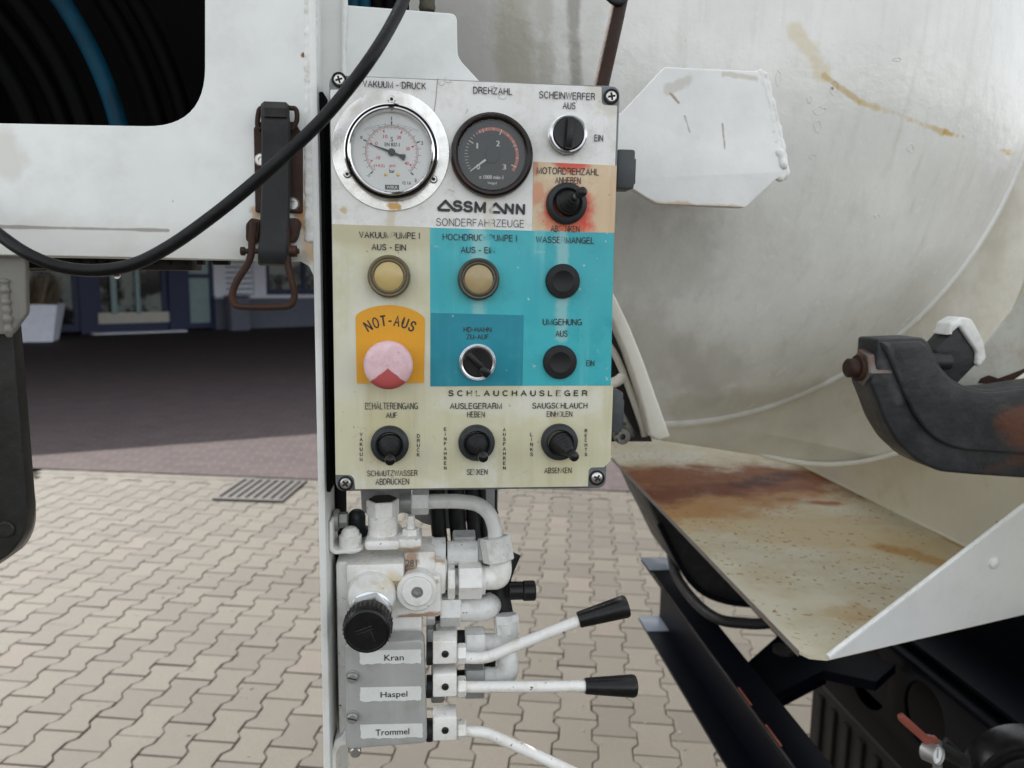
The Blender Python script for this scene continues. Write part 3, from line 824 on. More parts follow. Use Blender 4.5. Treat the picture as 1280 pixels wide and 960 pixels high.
# bracket plate behind the box top
mb = MB(); prism(mb, [rquad([(431, 6), (571, 17), (572, 72), (598, 100), (640, 150), (425, 150)], [2, 9, 10, 8, 0, 0])], .045, .006, .001)
bp_ = finish('bracket_plate', mb, m_frame, fr_, T)
mb = MB()
mb.tube([L(431, -60, .046), L(431, 20, .045), L(430, 60, .045), L(430, 100, .045)], [.0020, .0026, .002, .0026], 10)
finish('bracket_weld', mb, m_weld, fr_, T)
mb = MB(); mb.box((xr, .051, L(400, 140, .05).z), (L(431, 50, .05).x, .056, L(400, -240, .05).z)); finish('inner_web', mb, m_post, fr_, T)

# ------------------------------------------------------------------ hose reel behind the opening
rl = thing('hose_reel', 'black hose reel inside the dark opening of the white frame', 'hose reel', L(-100, 300, .2))
ctr = L(-255, 235, .16); q16 = pxm(.16)
mb = MB()
a, b = L(-420, -330, .40), L(372, 312, .40)
x0, x1, z0, z1 = a.x, b.x, b.z, a.z
mb.box((x0, .40, z0), (x1, .405, z1)); mb.box((x0, Y_PL + .008, z1), (x1, .40, z1 + .005))
mb.box((x0 - .005, Y_PL + .008, z0), (x0, .40, z1))
mb.box((L(330, 200, .1).x, Y_PL + .008, z0), (L(330, 200, .1).x + .004, .40, z1))
finish('shade_housing', mb, m_inside, rl, T)  # unseen black box added to darken the frame opening
def coil(rpx, y, rad, m, name):
    mb = MB(); pts = []
    zlim = (L(0, 312, .2).z - ctr.z) / (rpx * q16)
    alo = math.asin(max(-1, zlim))
    for k in range(41):
        a = alo + (pi * .62 - alo) * k / 40
        pts.append(ctr + Vector((math.cos(a) * rpx * q16, y - .16, math.sin(a) * rpx * q16)))
    mb.tube(pts, rad, 12, 1, False); return finish(name, mb, m, rl, T)
mb = MB()
mb.box((L(-420, 0, .3).x, .3, L(0, 310, .3).z), (L(-60, 0, .3).x, .31, L(0, -300, .3).z))
finish('drum', mb, m_inside, rl, T)
for k, rp in enumerate((275, 303, 331, 438)):
    coil(rp, .15 + .012 * (k % 2), .0086, m_hoseblack, 'black_hose_turn')
coil(374, .135, .0080, m_bluehose, 'blue_hose_turn')
coil(408, .16, .0088, m_hoseblack, 'black_hose_turn')
# blue-green hoses and mottled cap above the bracket plate
th = thing('hose_bundle', 'dark blue green hoses upright behind the top of the white bracket', 'hoses', L(470, 20, .1))
for u_, m_ in ((442, m_bluehose), (456, m_bluehose), (472, m_hoseblack), (488, m_hoseblack), (503, m_hoseblack)):
    mb = MB(); mb.tube([L(u_ - 6, -160, .12), L(u_ - 2, -60, .11), L(u_, 10, .10), L(u_ + 2, 60, .10)], .0062, 12)
    finish('hose', mb, m_, th, T)
tc_ = thing('mottled_end_cap', 'olive black mottled fitting just above the white bracket at the top', 'hose fitting', L(534, 14, .09))
mb = MB(); qq = pxm(.08)
mb.lathe([(.0001, 0), (9 * qq, .0), (10 * qq, .003), (9 * qq, .006), (11 * qq, .03), (11 * qq, .06)], Matrix.Translation(L(534, 14, .08)), 20)
finish('cap', mb, m_camo, tc_, T)

# ------------------------------------------------------------------ rubber strap latch
lt = thing('strap_latch', 'rusty hood latch with black rubber strap and wire bail on the white frame', 'latch', L(345, 330, Y_PL))
y = Y_PL
mb = MB(); prism(mb, [rquad([(317, 160), (324, 152), (368, 152), (378, 168), (378, 266), (319, 265)], [2, 3, 3, 3, 2, 2])], y - .0035, .0035, .0006)
finish('back_plate', mb, m_rusty, lt, T)
qp = pxm(y)
def scr(parent, u, v, y0, r, m, rec=m_pit, hexr=True, name='screw'):
    mb = MB(); M_ = item(u, v, 0, y0)
    mb.lathe([(r, 0), (r, .0008), (r * .8, .0022), (r * .42, .0022), (r * .38, .0008), (.0001, .0008)], M_, 24)
    o = finish(name, mb, m, parent, T)
    return o
scr(lt, 327, 200, y - .0035, 8 * qp, m_zinc); scr(lt, 366, 255, y - .0035, 8 * qp, m_zinc)
# strap: a bent band
def band(path, w0, w1, th, parent, name, m):
    """path of (u,v,y) centre points, widths in px"""
    mb = MB(); n = len(path)
    P = [L(*p) for p in path]
    vs, fs = [], []
    for i, p in enumerate(P):
        tg = (P[min(i + 1, n - 1)] - P[max(i - 1, 0)]).normalized()
        nn = Vector((1, 0, 0)).cross(tg).normalized()
        w = (w0 + (w1 - w0) * i / (n - 1)) * pxm(path[i][2]) / 2
        rr = th * .35
        for (a, b) in ((-w + rr, -th / 2), (w - rr, -th / 2), (w, -th / 2 + rr), (w, th / 2 - rr), (w - rr, th / 2), (-w + rr, th / 2), (-w, th / 2 - rr), (-w, -th / 2 + rr)):
            vs.append(p + Vector((1, 0, 0)) * a + nn * b)
    for i in range(n - 1):
        for k in range(8):
            j = (k + 1) % 8
            fs.append((i * 8 + k, i * 8 + j, (i + 1) * 8 + j, (i + 1) * 8 + k))
    fs.append(tuple(range(8))); fs.append(tuple((n - 1) * 8 + k for k in range(8)))
    mb.add(vs, fs)
    return finish(name, mb, m, parent, T)
band([(344, 132, y - .008), (344, 136, y - .012), (344, 146, y - .0145), (345, 156, y - .0145), (345, 170, y - .013), (345, 200, y - .0115), (345, 235, y - .0115),
      (344, 265, y - .012), (343, 295, y - .014), (341, 312, y - .0155), (341, 321, y - .0150), (341, 327, y - .0125), (341, 329, y - .008)], 33, 35, .0042, lt, 'rubber_strap', m_strap)
band([(344, 131, y - .010), (344, 130, y - .015), (344, 136, y - .0185), (344, 146, y - .0175)], 30, 27, .0035, lt, 'strap_loop', m_leg)
mb = MB(); r_ = .0019
mb.tube([L(u, v, y - .010) for (u, v) in ((326, 162), (322, 158), (323, 142), (327, 135), (344, 133), (362, 135), (370, 137), (371, 150), (366, 160), (362, 161))], r_, 10, 5)
finish('top_ring', mb, m_rusty, lt, T)
for sgn, pts in ((-1, ((326, 275), (314, 272), (307, 280), (307, 300), (314, 306), (322, 300))), (1, ((356, 273), (370, 272), (375, 278), (371, 297), (366, 304), (358, 300)))):
    mb = MB(); prism(mb, [rquad(list(pts), 3)], y - .012, .010, .001); finish('hinge_ear', mb, m_rusty, lt, T)
mb = MB(); mb.cyl(L(303, 314, y - .0125), L(374, 314, y - .0125), .0021, seg=16); mb.cyl(L(301, 314, y - .0125), L(306, 314, y - .0125), .0034, seg=8); mb.cyl(L(362, 314, y - .0125), L(371, 314, y - .0125), .0045, seg=20)
finish('pivot_pin', mb, m_rusty, lt, T)
mb = MB(); flat = [(317, 278), (315, 300), (314, 318), (308, 333), (297, 350), (291, 366), (292, 378), (299, 383), (330, 384), (358, 383), (366, 378), (368, 366), (364, 348), (360, 330), (359, 310), (359, 285)]
mb.tube([L(u, v, y - .013) for (u, v) in flat], .0028, 10, 5)
finish('wire_bail', mb, m_rusty, lt, T)

# ------------------------------------------------------------------ black cable across the front
cb = thing('black_cable', 'thick black rubber cable sagging across the white frame and the box corner', 'cable', L(130, 345, -.03))
mb = MB(); yc = -.045
pts = [(-70, 235, .0), (-30, 268, -.02), (0, 294, -.035), (36, 318, yc), (78, 334, yc), (124, 338, yc), (168, 330, yc), (212, 308, yc), (262, 273, yc), (312, 233, yc), (362, 189, yc), (402, 150, yc), (432, 115, yc), (462, 75, yc), (487, 35, -.03), (506, -4, -.01), (518, -45, .01), (524, -90, .03)]
mb.tube([L(u, v, w) for (u, v, w) in pts], [.0044] * 5 + [.0046] * 13, 20, 8)
finish('cable', mb, m_cable, cb, T)
mb = MB(); qd = L(146, 343, yc + .002)
mb.lathe([(.0001, -.0032), (.0018, -.0028), (.0027, -.001), (.0024, .0008), (.0010, .0024), (.0001, .003)], Matrix.Translation(qd), 16)
m_wat, t, p = nt('clear_water'); p.inputs['Transmission Weight'].default_value = 1; p.inputs['IOR'].default_value = 1.33; p.inputs['Roughness'].default_value = 0
tag(finish('water_drop', mb, m_wat, None, T), 'clear water drop hanging under the lowest point of the black cable', 'water drop')

# ================================================================== CONTROL BOX
box = thing('control_box', 'weathered grey control box with white beige and teal labelled front panel', 'control box', L(590, 612, .05))
corners = [(411, 93), (775.5, 107.5), (757.5, 610.5), (419.5, 614.5)]
mb = MB(); prism(mb, [rquad(corners, 12)], 0.0, .016, .0016)
finish('lid', mb, m_lid, box, T)
mb = MB(); prism(mb, [rquad([(415, 98), (771, 112), (754, 606), (424, 610)], 14)], .0165, .075, .002)
finish('enclosure', mb, m_lid, box, T)
def P_(u, v): return (u, v)
# face sheet with cut-out corners for the screws
sheet = [(437, 95.5), (752, 108.5), (752, 131), (771.5, 132), (755.3, 584), (736, 584.5), (735, 608), (444, 611.5), (442, 594), (419.5, 593.5), (412.8, 112), (436, 112)]
mb = MB(); prism(mb, [rquad(sheet, [2, 2, 5, 2, 2, 5, 2, 2, 7, 2, 2, 5])], -.0006, .0008)
finish('face_sheet', mb, m_sheet, box, T)
def field(pts, y, m, rad=0, name='printed_field', th=.0003):
    mb = MB(); prism(mb, [rquad(pts, rad) if rad else pts], y, th)
    return finish(name, mb, m, box, T)
field([(415.2, 280), (538, 284), (538, 482), (766.5, 482), (763.2, 575.5), (755, 584), (736, 584.5), (735, 608), (444, 611.5), (442, 594), (419.5, 593.5)], -.0009, m_beige)
field([(537.5, 284.5), (767.5, 291.5), (763.5, 482), (538, 482.5)], -.0011, m_teal)
field([(667, 202), (771, 207), (768, 291), (665.5, 287.5)], -.0011, m_orange)
field([(538.5, 391), (654.5, 394), (653, 482), (538, 483)], -.0014, m_teal2)
field([(446, 479), (530, 478.5), (531, 397), (522, 390), (508, 384), (488, 380.5), (468, 383), (453, 388), (444.5, 394)], -.0014, m_yellow, [1, 1, 4, 6, 10, 10, 10, 6, 4], name='emergency_label')

# corner screws
for (u, v) in ((424, 100), (764, 121), (432, 604), (746, 597)):
    q = pxm(0, u, v); M_ = item(u, v, 0, 0)
    mb = MB(); mb.lathe([(9.4 * q, .0), (9.4 * q, .0016), (8 * q, .0018), (7.6 * q, .0004)], M_, 28); so = finish('cover_screw', mb, m_blackmat, box, T)
    mb = MB(); mb.lathe([(7.4 * q, .0), (7.2 * q, .0012), (5.5 * q, .0021), (.0001, .0023)], M_, 28); finish('screw_head', mb, m_zinc, so, T)
    mb = MB(); rot = Matrix.Rotation(R(random.uniform(10, 60)), 4, 'Z')
    mb.box((-4.6 * q, -1.2 * q, .0012), (4.6 * q, 1.2 * q, .0027), .0003, M_ @ rot); mb.box((-1.2 * q, -4.6 * q, .0012), (1.2 * q, 4.6 * q, .0028), .0003, M_ @ rot)
    finish('recess', mb, m_pit, so, T)
# hinges on the right side
for (u0, v0, u1, v1) in ((772, 186, 793, 236), (756, 490, 778, 541)):
    mb = MB(); a = L(u0, v0, .004); b = L(u1, v1, .004)
    mb.box((a.x, .004, b.z), (b.x, .030, a.z), .002); mb.box((b.x - .001, .006, b.z + .004), (b.x + .0012, .026, a.z - .007), .0006)
    finish('hinge_block', mb, m_tab, box, T)

# --- lettering
tp = lambda *a, **k: text_px(box, *a, **k)
tp('VAKUUM - DRUCK', 493, 106, 79, 8.3)
tp('DREHZAHL', 616, 113.5, 49, 8.3)
tp('SCHEINWERFER', 709, 119.5, 70, 8.6)
tp('AUS', 711.5, 132, 16, 8.4, bold=.012)
tp('EIN', 748.5, 172.5, 11, 8)
tp('MOTORDREHZAHL', 710, 214, 78, 8.4)
tp('ANHEBEN', 710, 225.5, 32, 8)
tp('ABSENKEN', 706.5, 286, 36, 7.6)
tp('VAKUUMPUMPE I', 487, 294, 76, 8.2)
tp('AUS - EIN', 486, 309, 43, 8, bold=.012)
tp('HOCHDRUCKPUMPE I', 600, 297, 93, 8.2)
tp('AUS - EIN', 597.5, 312.5, 43, 8, bold=.012)
tp('WASSERMANGEL', 706.5, 300, 73, 8)
tp('HD-HAHN', 597, 412, 35, 6.6, bold=.02)
tp('ZU-AUF', 597, 421, 28, 6.4, bold=.02)
tp('UMGEHUNG', 703, 402.5, 49, 8)
tp('AUS', 702, 417, 15, 8)
tp('EIN', 738, 454, 10, 7.4)
tp('SCHLAUCHAUSLEGER', 648, 491.5, 174, 7.6, bold=.03, space=1.5)
tp('AUSLEGERARM', 595, 507.5, 65, 7.8, bold=.008)
tp('HEBEN', 595, 518, 22, 7.6)
tp('SAUGSCHLAUCH', 700, 507, 69, 7.6)
tp('EINHOLEN', 699.5, 517.5, 32, 7.2)
tp('BEHÄLTEREINGANG', 489.5, 507.5, 66, 8.6)
tp('AUF', 489.5, 519, 14, 7.2)
tp('SCHMUTZWASSER', 490.5, 591.5, 63, 7.6)
tp('ABDRÜCKEN', 490.5, 602, 42, 8)
tp('SENKEN', 596.5, 590, 26, 7.4)
tp('ABSENKEN', 697.5, 588, 34, 7.2)
vtext_px(box, 'VAKUUM', 451.5, 543, 574, 5)
vtext_px(box, 'DRUCK', 523, 545, 568.5, 5)
vtext_px(box, 'EINFAHREN', 556.5, 536.5, 585, 4.6)
vtext_px(box, 'AUSFAHREN', 630.5, 537, 585, 4.6)
vtext_px(box, 'LINKS', 664.5, 543, 568, 4.8)
vtext_px(box, 'RECHTS', 732.5, 538.5, 568, 4.6)
# curved NOT-AUS
mb = MB(); cxu, cyv, rad = 487.5, 457, 56.5
q = pxm(-.0016)
for ch, deg in zip('NOT-AUS', (-29, -18.5, -8.5, 0.0, 9, 19.5, 29.5)):
    a = R(90 - deg); u = cxu + rad * math.cos(a); v = cyv - rad * math.sin(a)
    w, h = (7.6, 14) if ch != '-' else (5, 1.8)
    sfont(mb, ch, w * q, (h if ch != '-' else 14) * q, item(u, v, 0, -.0017) @ Matrix.Rotation(R(-deg), 4, 'Z'), 2.0 * q)
finish('lettering', mb, m_ink_solid, box, T)
# maker's name: heavy letters with open triangular As
mb = MB()
def stroke(mb, pts, w, y=-.0014):
    q = pxm(y); P = [L(u, v, y) for (u, v) in pts]
    for i in range(len(P) - 1):
        a, b = P[i], P[i + 1]; d = (b - a); ln = d.length; d.normalize(); nn = Vector((-d.z, 0, d.x)) * (w * q / 2)
        mb.quad(a - nn, b - nn, b + nn, a + nn)
    for pnt in P:
        mb.add([pnt + Vector((math.cos(2 * pi * k / 12), 0, math.sin(2 * pi * k / 12))) * (w * q / 2) + Vector((0, -.00002, 0)) for k in range(12)], [tuple(range(12))])
stroke(mb, [(561, 262.7), (549, 262.3), (548.2, 260), (556, 252)], 3.4)
stroke(mb, [(557, 251.2), (566.5, 261.6), (569, 263)], 3.6)
sfont(mb, 'S', 12.4 * q, 14 * q, item(572, 257.4, 0, -.0015), 3.4 * q)
sfont(mb, 'S', 12.4 * q, 14 * q, item(585, 258.2, 0, -.0015), 3.4 * q)
stroke(mb, [(594.3, 264.5), (594.8, 253.2), (600.3, 263.5), (606.0, 253.8), (605.6, 265)], 3.2)
stroke(mb, [(624, 265.4), (613, 265), (612.2, 262.5), (618.5, 255.5)], 3.2)
stroke(mb, [(620, 254.6), (628.5, 263.6), (631, 266)], 3.6)
stroke(mb, [(632, 266), (632.6, 255.4), (640.6, 266.4), (641.1, 255.8)], 3.1)
stroke(mb, [(646, 266.5), (646.5, 256), (654.6, 267), (655.1, 256.4)], 3.1)
finish('maker_lettering', mb, m_ink, box, T)
tp('SONDERFAHRZEUGE', 600.5, 278.5, 110, 9.4, bold=-.006)

# --- vacuum gauge
GI = item(489.5, 190, .008, 0); q = pxm(-.006, 489, 189)
mb = MB()
mb.lathe([(36 * .001, .0008), (45.2 * .001, .0008), (45.6 * .001, .0014), (45.2 * .001, .0022), (36 * .001, .0022)], item(488.5, 188.8, .002, 0), 72)
gz = finish('vacuum_gauge', mb, m_flange, box, T)
mb = MB()
mb.lathe([(.0366, .0018), (.0366, .0070), (.0361, .0090), (.0352, .0096), (.0351, .0050)], GI, 80, caps=False); mb.lathe([(.0337, .0050), (.0336, .0104), (.0330, .0122), (.0320, .0127), (.0309, .0120), (.0303, .0105), (.0300, .0060)], GI, 80, caps=False)
finish('bezel', mb, m_chrome, gz, T)
ZD = .0052
mb = MB(); mb.lathe([(.0352, .0060), (.0346, .0074), (.0336, .0078), (.0334, .0060)], GI, 72, caps=False); finish('dark_reflection_ring', mb, m_black, gz, T)  # black ring puts a dark reflection into the bezel
mb = MB(); mb.lathe([(.0303, ZD - .003), (.0303, ZD), (.0001, ZD)], GI, 64); finish('dial', mb, m_dial, gz, T)
def pol(r, deg): return (r * math.cos(R(deg)), r * math.sin(R(deg)))
def tick(mb, r0, r1, deg, w, M_, z):
    a = R(deg); d = Vector((math.cos(a), math.sin(a), 0)); nn = Vector((-d.y, d.x, 0)) * w / 2
    mb.add([d * r0 - nn, d * r1 - nn * .8, d * r1 + nn * .8, d * r0 + nn], [(0, 1, 2, 3)], M_ @ Matrix.Translation((0, 0, z)))
def arc(mb, r, w, a0, a1, M_, z, n=48):
    vs, fs = [], []
    for k in range(n + 1):
        a = R(a0 + (a1 - a0) * k / n)
        vs += [(math.cos(a) * (r - w / 2), math.sin(a) * (r - w / 2), z), (math.cos(a) * (r + w / 2), math.sin(a) * (r + w / 2), z)]
    for k in range(n): fs.append((2 * k, 2 * k + 1, 2 * k + 3, 2 * k + 2))
    mb.add(vs, fs, M_)
mb = MB(); arc(mb, .0202, .00028, 225, -45, GI, ZD + .0002)
for k in range(21):
    tick(mb, .0202, .0226 if k % 5 else .0222, 225 - 13.5 * k, .0003, GI, ZD + .0002)
for k in range(5):
    tick(mb, .0208, .0234, 225 - 67.5 * k, .0011, GI, ZD + .0003)
finish('scale', mb, m_ink_solid, gz, T)
mb = MB(); arc(mb, .0192, .0003, 225, -45, GI, ZD + .0002)
for k in range(31):
    tick(mb, .0176, .0192, 225 - 9.0 * k, .00028, GI, ZD + .0002)
for dg in (203, 158, 111, 64, 17, -32):
    tick(mb, .0160, .0178, dg, .0012, GI, ZD + .0003)
for s_, (px_, py_) in (('10', (-.0050, .0118)), ('20', (.0055, .0115)), ('30', (.0122, .0032)), ('40', (.0112, -.0078)), ('-10', (-.0112, -.0042)), ('0', (-.0118, .0064)), ('(14,5)', (-.0098, -.0104)), ('psi', (.0004, -.0100))):
    text_into(mb, s_, px_, py_, .0013 * len(s_) + .0004, .0026, GI, ZD + .0002, fb=.00018)
finish('red_scale', mb, m_ink_red, gz, T)
mb = MB()
for s_, px_, py_, w_, h_ in (('-1', -.0186, -.0176, .0022, .0022), ('0', -.0232, .0106, .0013, .0022), ('1', 0, .0254, .0006, .0026), ('2', .0232, .0078, .0014, .0024), ('3', .0180, -.0205, .0014, .0024),
                             ('S', 0, .0100, .0017, .0032), ('EN 837-1', .0002, .0060, .0104, .0026), ('bar', 0, -.0139, .0038, .0026), ('Cl. 1.6', .0112, -.0226, .0058, .0021)):
    text_into(mb, s_, px_, py_, w_ * 1.08, h_ * 1.1, GI, ZD + .0002, fb=(.00022 if s_ != '1' else 0))
finish('numerals', mb, m_ink_solid, gz, T)
mb = MB(); M_ = GI @ Matrix.Translation((0, -.0262, ZD + .0002))
mb.add([(-.0054, -.0018, 0), (.0054, -.0018, 0), (.0054, .0018, 0), (-.0054, .0018, 0)], [(0, 1, 2, 3)], M_); lo_ = finish('maker_plate', mb, m_ink_solid, gz, T)
mb = MB(); text_into(mb, 'WIKA', 0, 0, .0086, .0023, M_, .0002, .02); finish('maker_lettering', mb, m_ink_white, lo_, T)
for sx in (-1, 1):
    mb = MB(); mb.lathe([(.0013, ZD), (.0013, ZD + .0005), (.0001, ZD + .0007)], GI @ Matrix.Translation((sx * .0048, -.0167, 0)), 16)
    finish('dial_rivet', mb, mat('brass', (.45, .30, .09), .3, .8) if sx < 0 else bpy.data.materials['brass'], gz, T)
mb = MB(); a = R(161); d = Vector((math.cos(a), math.sin(a), 0)); nn = Vector((-d.y, d.x, 0))
NZ = ZD + .0016
mb.slab([d * .0208, d * -.002 + nn * .0011, d * -.002 - nn * .0011], (0, 0, .0004))
a2 = R(161 - 180 - 2); d2 = Vector((math.cos(a2), math.sin(a2), 0)); n2 = Vector((-d2.y, d2.x, 0))
mb.slab([d2 * .0 + n2 * .0011, d2 * .0055 + n2 * .0008, d2 * .0105 + n2 * .0026, d2 * .0112 + n2 * .0, d2 * .0105 - n2 * .0026, d2 * .0055 - n2 * .0008, d2 * .0 - n2 * .0011], (0, 0, .0004))
nm = MB(); nm.add(mb.v, mb.f, GI @ Matrix.Translation((0, 0, NZ)))
nm.lathe([(.0028, NZ), (.0028, NZ + .0012), (.0014, NZ + .0018), (.0001, NZ + .0018)], GI, 20)
finish('needle', nm, m_blackmat, gz, T)
mb = MB(); arc(mb, .060, .00025, 70, 110, GI @ Matrix.Translation((0, -.0395, 0)), ZD + .0022, 16)
arc(mb, .075, .0002, 74, 106, GI @ Matrix.Translation((0, -.0560, 0)), ZD + .0022, 16)
finish('fill_line', mb, m_steel, gz, T)
mb = MB(); mb.lathe([(.0302, .0098), (.0300, .0100), (.0001, .0100)], GI, 48, caps=False); finish('glass', mb, m_glass, gz, T)
for (u, v) in ((489.5, 124), (434, 217.5), (542, 224)):
    M_ = item(u, v, .0035, 0)
    mb = MB(); mb.lathe([(.0031, .002), (.0031, .0032), (.0022, .0040), (.0010, .0040), (.0009, .0028), (.0001, .0028)], M_, 24); so = finish('flange_screw', mb, m_zinc, gz, T)
    mb = MB(); mb.lathe([(.0014, .0040), (.0014, .0042), (.0001, .0042)], M_, 6); finish('recess', mb, m_pit, so, T)

# --- tachometer
TI = item(615, 193.5, .006, 0)
mb = MB(); mb.lathe([(.0325, -.0002), (.0325, .0050), (.0318, .0078), (.0300, .0092), (.0285, .0090), (.0270, .0075), (.0264, .0040), (.0262, .0022)], TI, 72, caps=False)
tg_ = finish('tachometer', mb, m_tachring, box, T)
mb = MB(); mb.lathe([(.0268, .001), (.0268, .0026), (.0001, .0026)], TI, 56); finish('dial', mb, m_tach, tg_, T)
def tang(x):                               # non linear scale
    return 217 - 68 * x - 12.2 * x * (x - 1) / 2 * 1.0 - .0 * x
mb = MB()
for k in range(31):
    x_ = k / 10
    big = k % 10 == 0; mid = k % 5 == 0
    if x_ > 1.3 and not mid and k % 2: continue
    tick(mb, .0170 if big else (.0182 if mid else .0192), .0213, tang(x_), .0008 if big else .00042, TI, .0030)
for s_, px_, py_ in (('1', -.0115, .0070), ('2', .0046, .0092), ('3', .0098, -.0086), ('0', -.0108, -.0090)):
    text_into(mb, s_, px_, py_, .0026 if s_ != '1' else .0013, .0042, TI, .0030, fb=(.0005 if s_ != '1' else .00015))
text_into(mb, 'x 1000 min-1', -.0004, -.0166, .0190, .0030, TI, .0030, fb=.0003)
text_into(mb, 'Veigel', .0004, -.0214, .0072, .0024, TI, .0030, fb=.0002)
finish('scale', mb, m_ink_white, tg_, T)
mb = MB(); arc(mb, .0202, .0024, 122, -34, TI, .0028, 40); finish('red_band', mb, m_orangeband, tg_, T)
mb = MB(); a = R(217); d = Vector((math.cos(a), math.sin(a), 0)); nn = Vector((-d.y, d.x, 0))
mm = MB(); mm.slab([d * .0205 + nn * .0003, d * .0205 - nn * .0003, d * .006 - nn * .0009, d * .006 + nn * .0009], (0, 0, .0004)); mb.add(mm.v, mm.f, TI @ Matrix.Translation((0, 0, .0044)))
finish('needle', mb, m_dial, tg_, T)
mb = MB(); mb.lathe([(.0060, .003), (.0060, .0046), (.0040, .0052), (.0001, .0052)], TI, 28); finish('hub', mb, m_tach, tg_, T)
mb = MB(); mb.lathe([(.0268, .0064), (.0001, .0064)], TI, 48, caps=False); finish('glass', mb, m_glass, tg_, T)

# --- rotary switches
def rotary(u, v, ang, rr, ringh, tilt=False):
    M_ = item(u, v, .010, 0)
    mb = MB(); mb.lathe([(rr + .0003, 0), (rr + .0003, .003), (rr - .0004, .0034), (rr - .0004, .0048), (rr, .0052), (rr, ringh), (rr - .0012, ringh + .0012), (rr - .0024, ringh + .0008), (rr - .0026, .004)], M_, 48, caps=False)
    ro = finish('rotary_switch', mb, m_flange if False else m_knobnut, box, T)
    mb = MB(); rk = rr - .0028
    mb.lathe([(rk, .003), (rk, ringh + .0008), (rk - .0008, ringh + .0016), (.0001, ringh + .0012)], M_, 40); kn = finish('knob', mb, m_black, ro, T)
    mb = MB(); Mr = M_ @ Matrix.Rotation(R(ang), 4, 'Z')
    mb.box((-.0026, -rk + .0006, ringh), (.0026, rk - .0004, ringh + .0075), .0010, Mr); mb.box((-.0006, 0, ringh + .0076), (.0006, rk - .003, ringh + .0078), 0, Mr)
    finish('grip', mb, m_black, kn, T)
    return ro
rotary(711, 167, -4, .0150, .0085)
rotary(597.5, 454, 225, .0146, .0045)
mb = MB(); mb.box((-.0032, -.0026, .0062), (.0032, .0066, .0150), .0012, item(607.5, 466, .008, 0) @ Matrix.Rotation(R(45), 4, 'Z')); finish('switch_pointer', mb, m_black, box, T)

# --- toggle joysticks
def joystick(u, v, rpx, tu, tv, tiplen=.030, rip=5):
    q = pxm(-.006, u, v); r = rpx * q
    M_ = item(u, v, .006, 0)
    mb = MB(); mb.lathe([(r, 0), (r, .0042), (r * .97, .0062), (r * .88, .0076), (r * .74, .0080), (r * .68, .0070), (r * .64, .0048)], M_, 44, caps=False)
    jo = finish('joystick', mb, m_greyblack, box, T)
    base_ = M_.to_translation(); tip = L(tu, tv, -tiplen)
    ax = (tip - base_); ln = ax.length
    B_ = Matrix.Translation(base_) @ ax.to_track_quat('Z', 'Y').to_matrix().to_4x4()
    mb = MB(); prof = [(r * .66, .003)]
    h_ = .0050
    for k in range(rip):
        rk = r * (.62 - .43 * k / (rip - 1)); prof += [(rk, h_), (rk * 1.04, h_ + .0008), (rk * .90, h_ + .0017), (rk * .86, h_ + .0024)]; h_ += .0028
    prof.append((.0026, h_ + .001))
    mb.lathe(prof, B_, 32); finish('boot', mb, m_rubber, jo, T)
    mb = MB(); mb.lathe([(.0024, .010), (.0024, ln - .008), (.0026, ln - .0075)], B_, 16); finish('lever', mb, m_steel if tu > 715 else m_black, jo, T)
    mb = MB(); mb.lathe([(.0028, ln - .009), (.0036, ln - .0075), (.0042, ln - .003), (.0038, ln - .0005), (.0022, ln + .001), (.0001, ln + .0014)], B_, 22); finish('tip', mb, m_black, jo, T)
joystick(709, 254, 25.5, 729, 239, .032)
joystick(487, 556.5, 24, 487.5, 577, .032)
joystick(596, 554.5, 23, 604.5, 573, .032)
joystick(700, 553.5, 23, 719, 572, .030, 7)

# --- signal lamps, blanking caps, emergency button
def lamp(u, v, r, mr, ml):
    M_ = item(u, v, .009, 0)
    mb = MB(); mb.lathe([(r, 0), (r, .0070), (r * .97, .0092), (r * .90, .0104), (r * .84, .0102), (r * .82, .0094), (r * .74, .0098), (r * .68, .0090)], M_, 56, caps=False)
    lo = finish('signal_lamp', mb, mr, box, T)
    mb = MB(); mb.lathe([(r * .70, .004), (r * .69, .0086), (r * .60, .0096), (r * .25, .0100), (.0001, .0101)], M_, 44); finish('lens', mb, ml, lo, T)
lamp(486, 345.5, .0168, m_lamp_ring, m_lens)
lamp(598.5, 349, .0168, m_lamp_ring2, m_lens2)
for (u, v) in ((704, 351.5), (700.5, 453)):
    M_ = item(u, v, .005, 0); mb = MB()
    mb.lathe([(.0140, 0), (.0140, .0036), (.0132, .0050), (.0085, .0058), (.0075, .0052), (.0001, .0050)], M_, 44)
    finish('blanking_cap', mb, m_blackmat, box, T)
m_stop, t, p = nt('faded_red_button')
tc = t.nodes.new('ShaderNodeTexCoord'); sp = t.nodes.new('ShaderNodeSeparateXYZ'); t.links.new(tc.outputs['Object'], sp.inputs[0])
nz = noise_n(t, tc.outputs['Object'], 120, 4, .6)
val = math_n(t, 'SUBTRACT', math_n(t, 'MULTIPLY', sp.outputs[1], -1.0), math_n(t, 'MULTIPLY', math_n(t, 'ABSOLUTE', sp.outputs[0]), .80))
val = math_n(t, 'ADD', val, math_n(t, 'MULTIPLY', math_n(t, 'SUBTRACT', nz, .5), .004))
c = mix_n(t, ramp(t, nz, .3, .7), (.62, .40, .43), (.72, .52, .55))
c = mix_n(t, ramp(t, val, .0012, .0024), c, (.42, .075, .075))
c = mix_n(t, math_n(t, 'MULTIPLY', ramp(t, noise_n(t, tc.outputs['Object'], 400, 2), .68, .72), .6), c, (.3, .12, .1))
t.links.new(c, p.inputs['Base Color']); p.inputs['Roughness'].default_value = .45
M_ = item(485, 457, .022, 0)
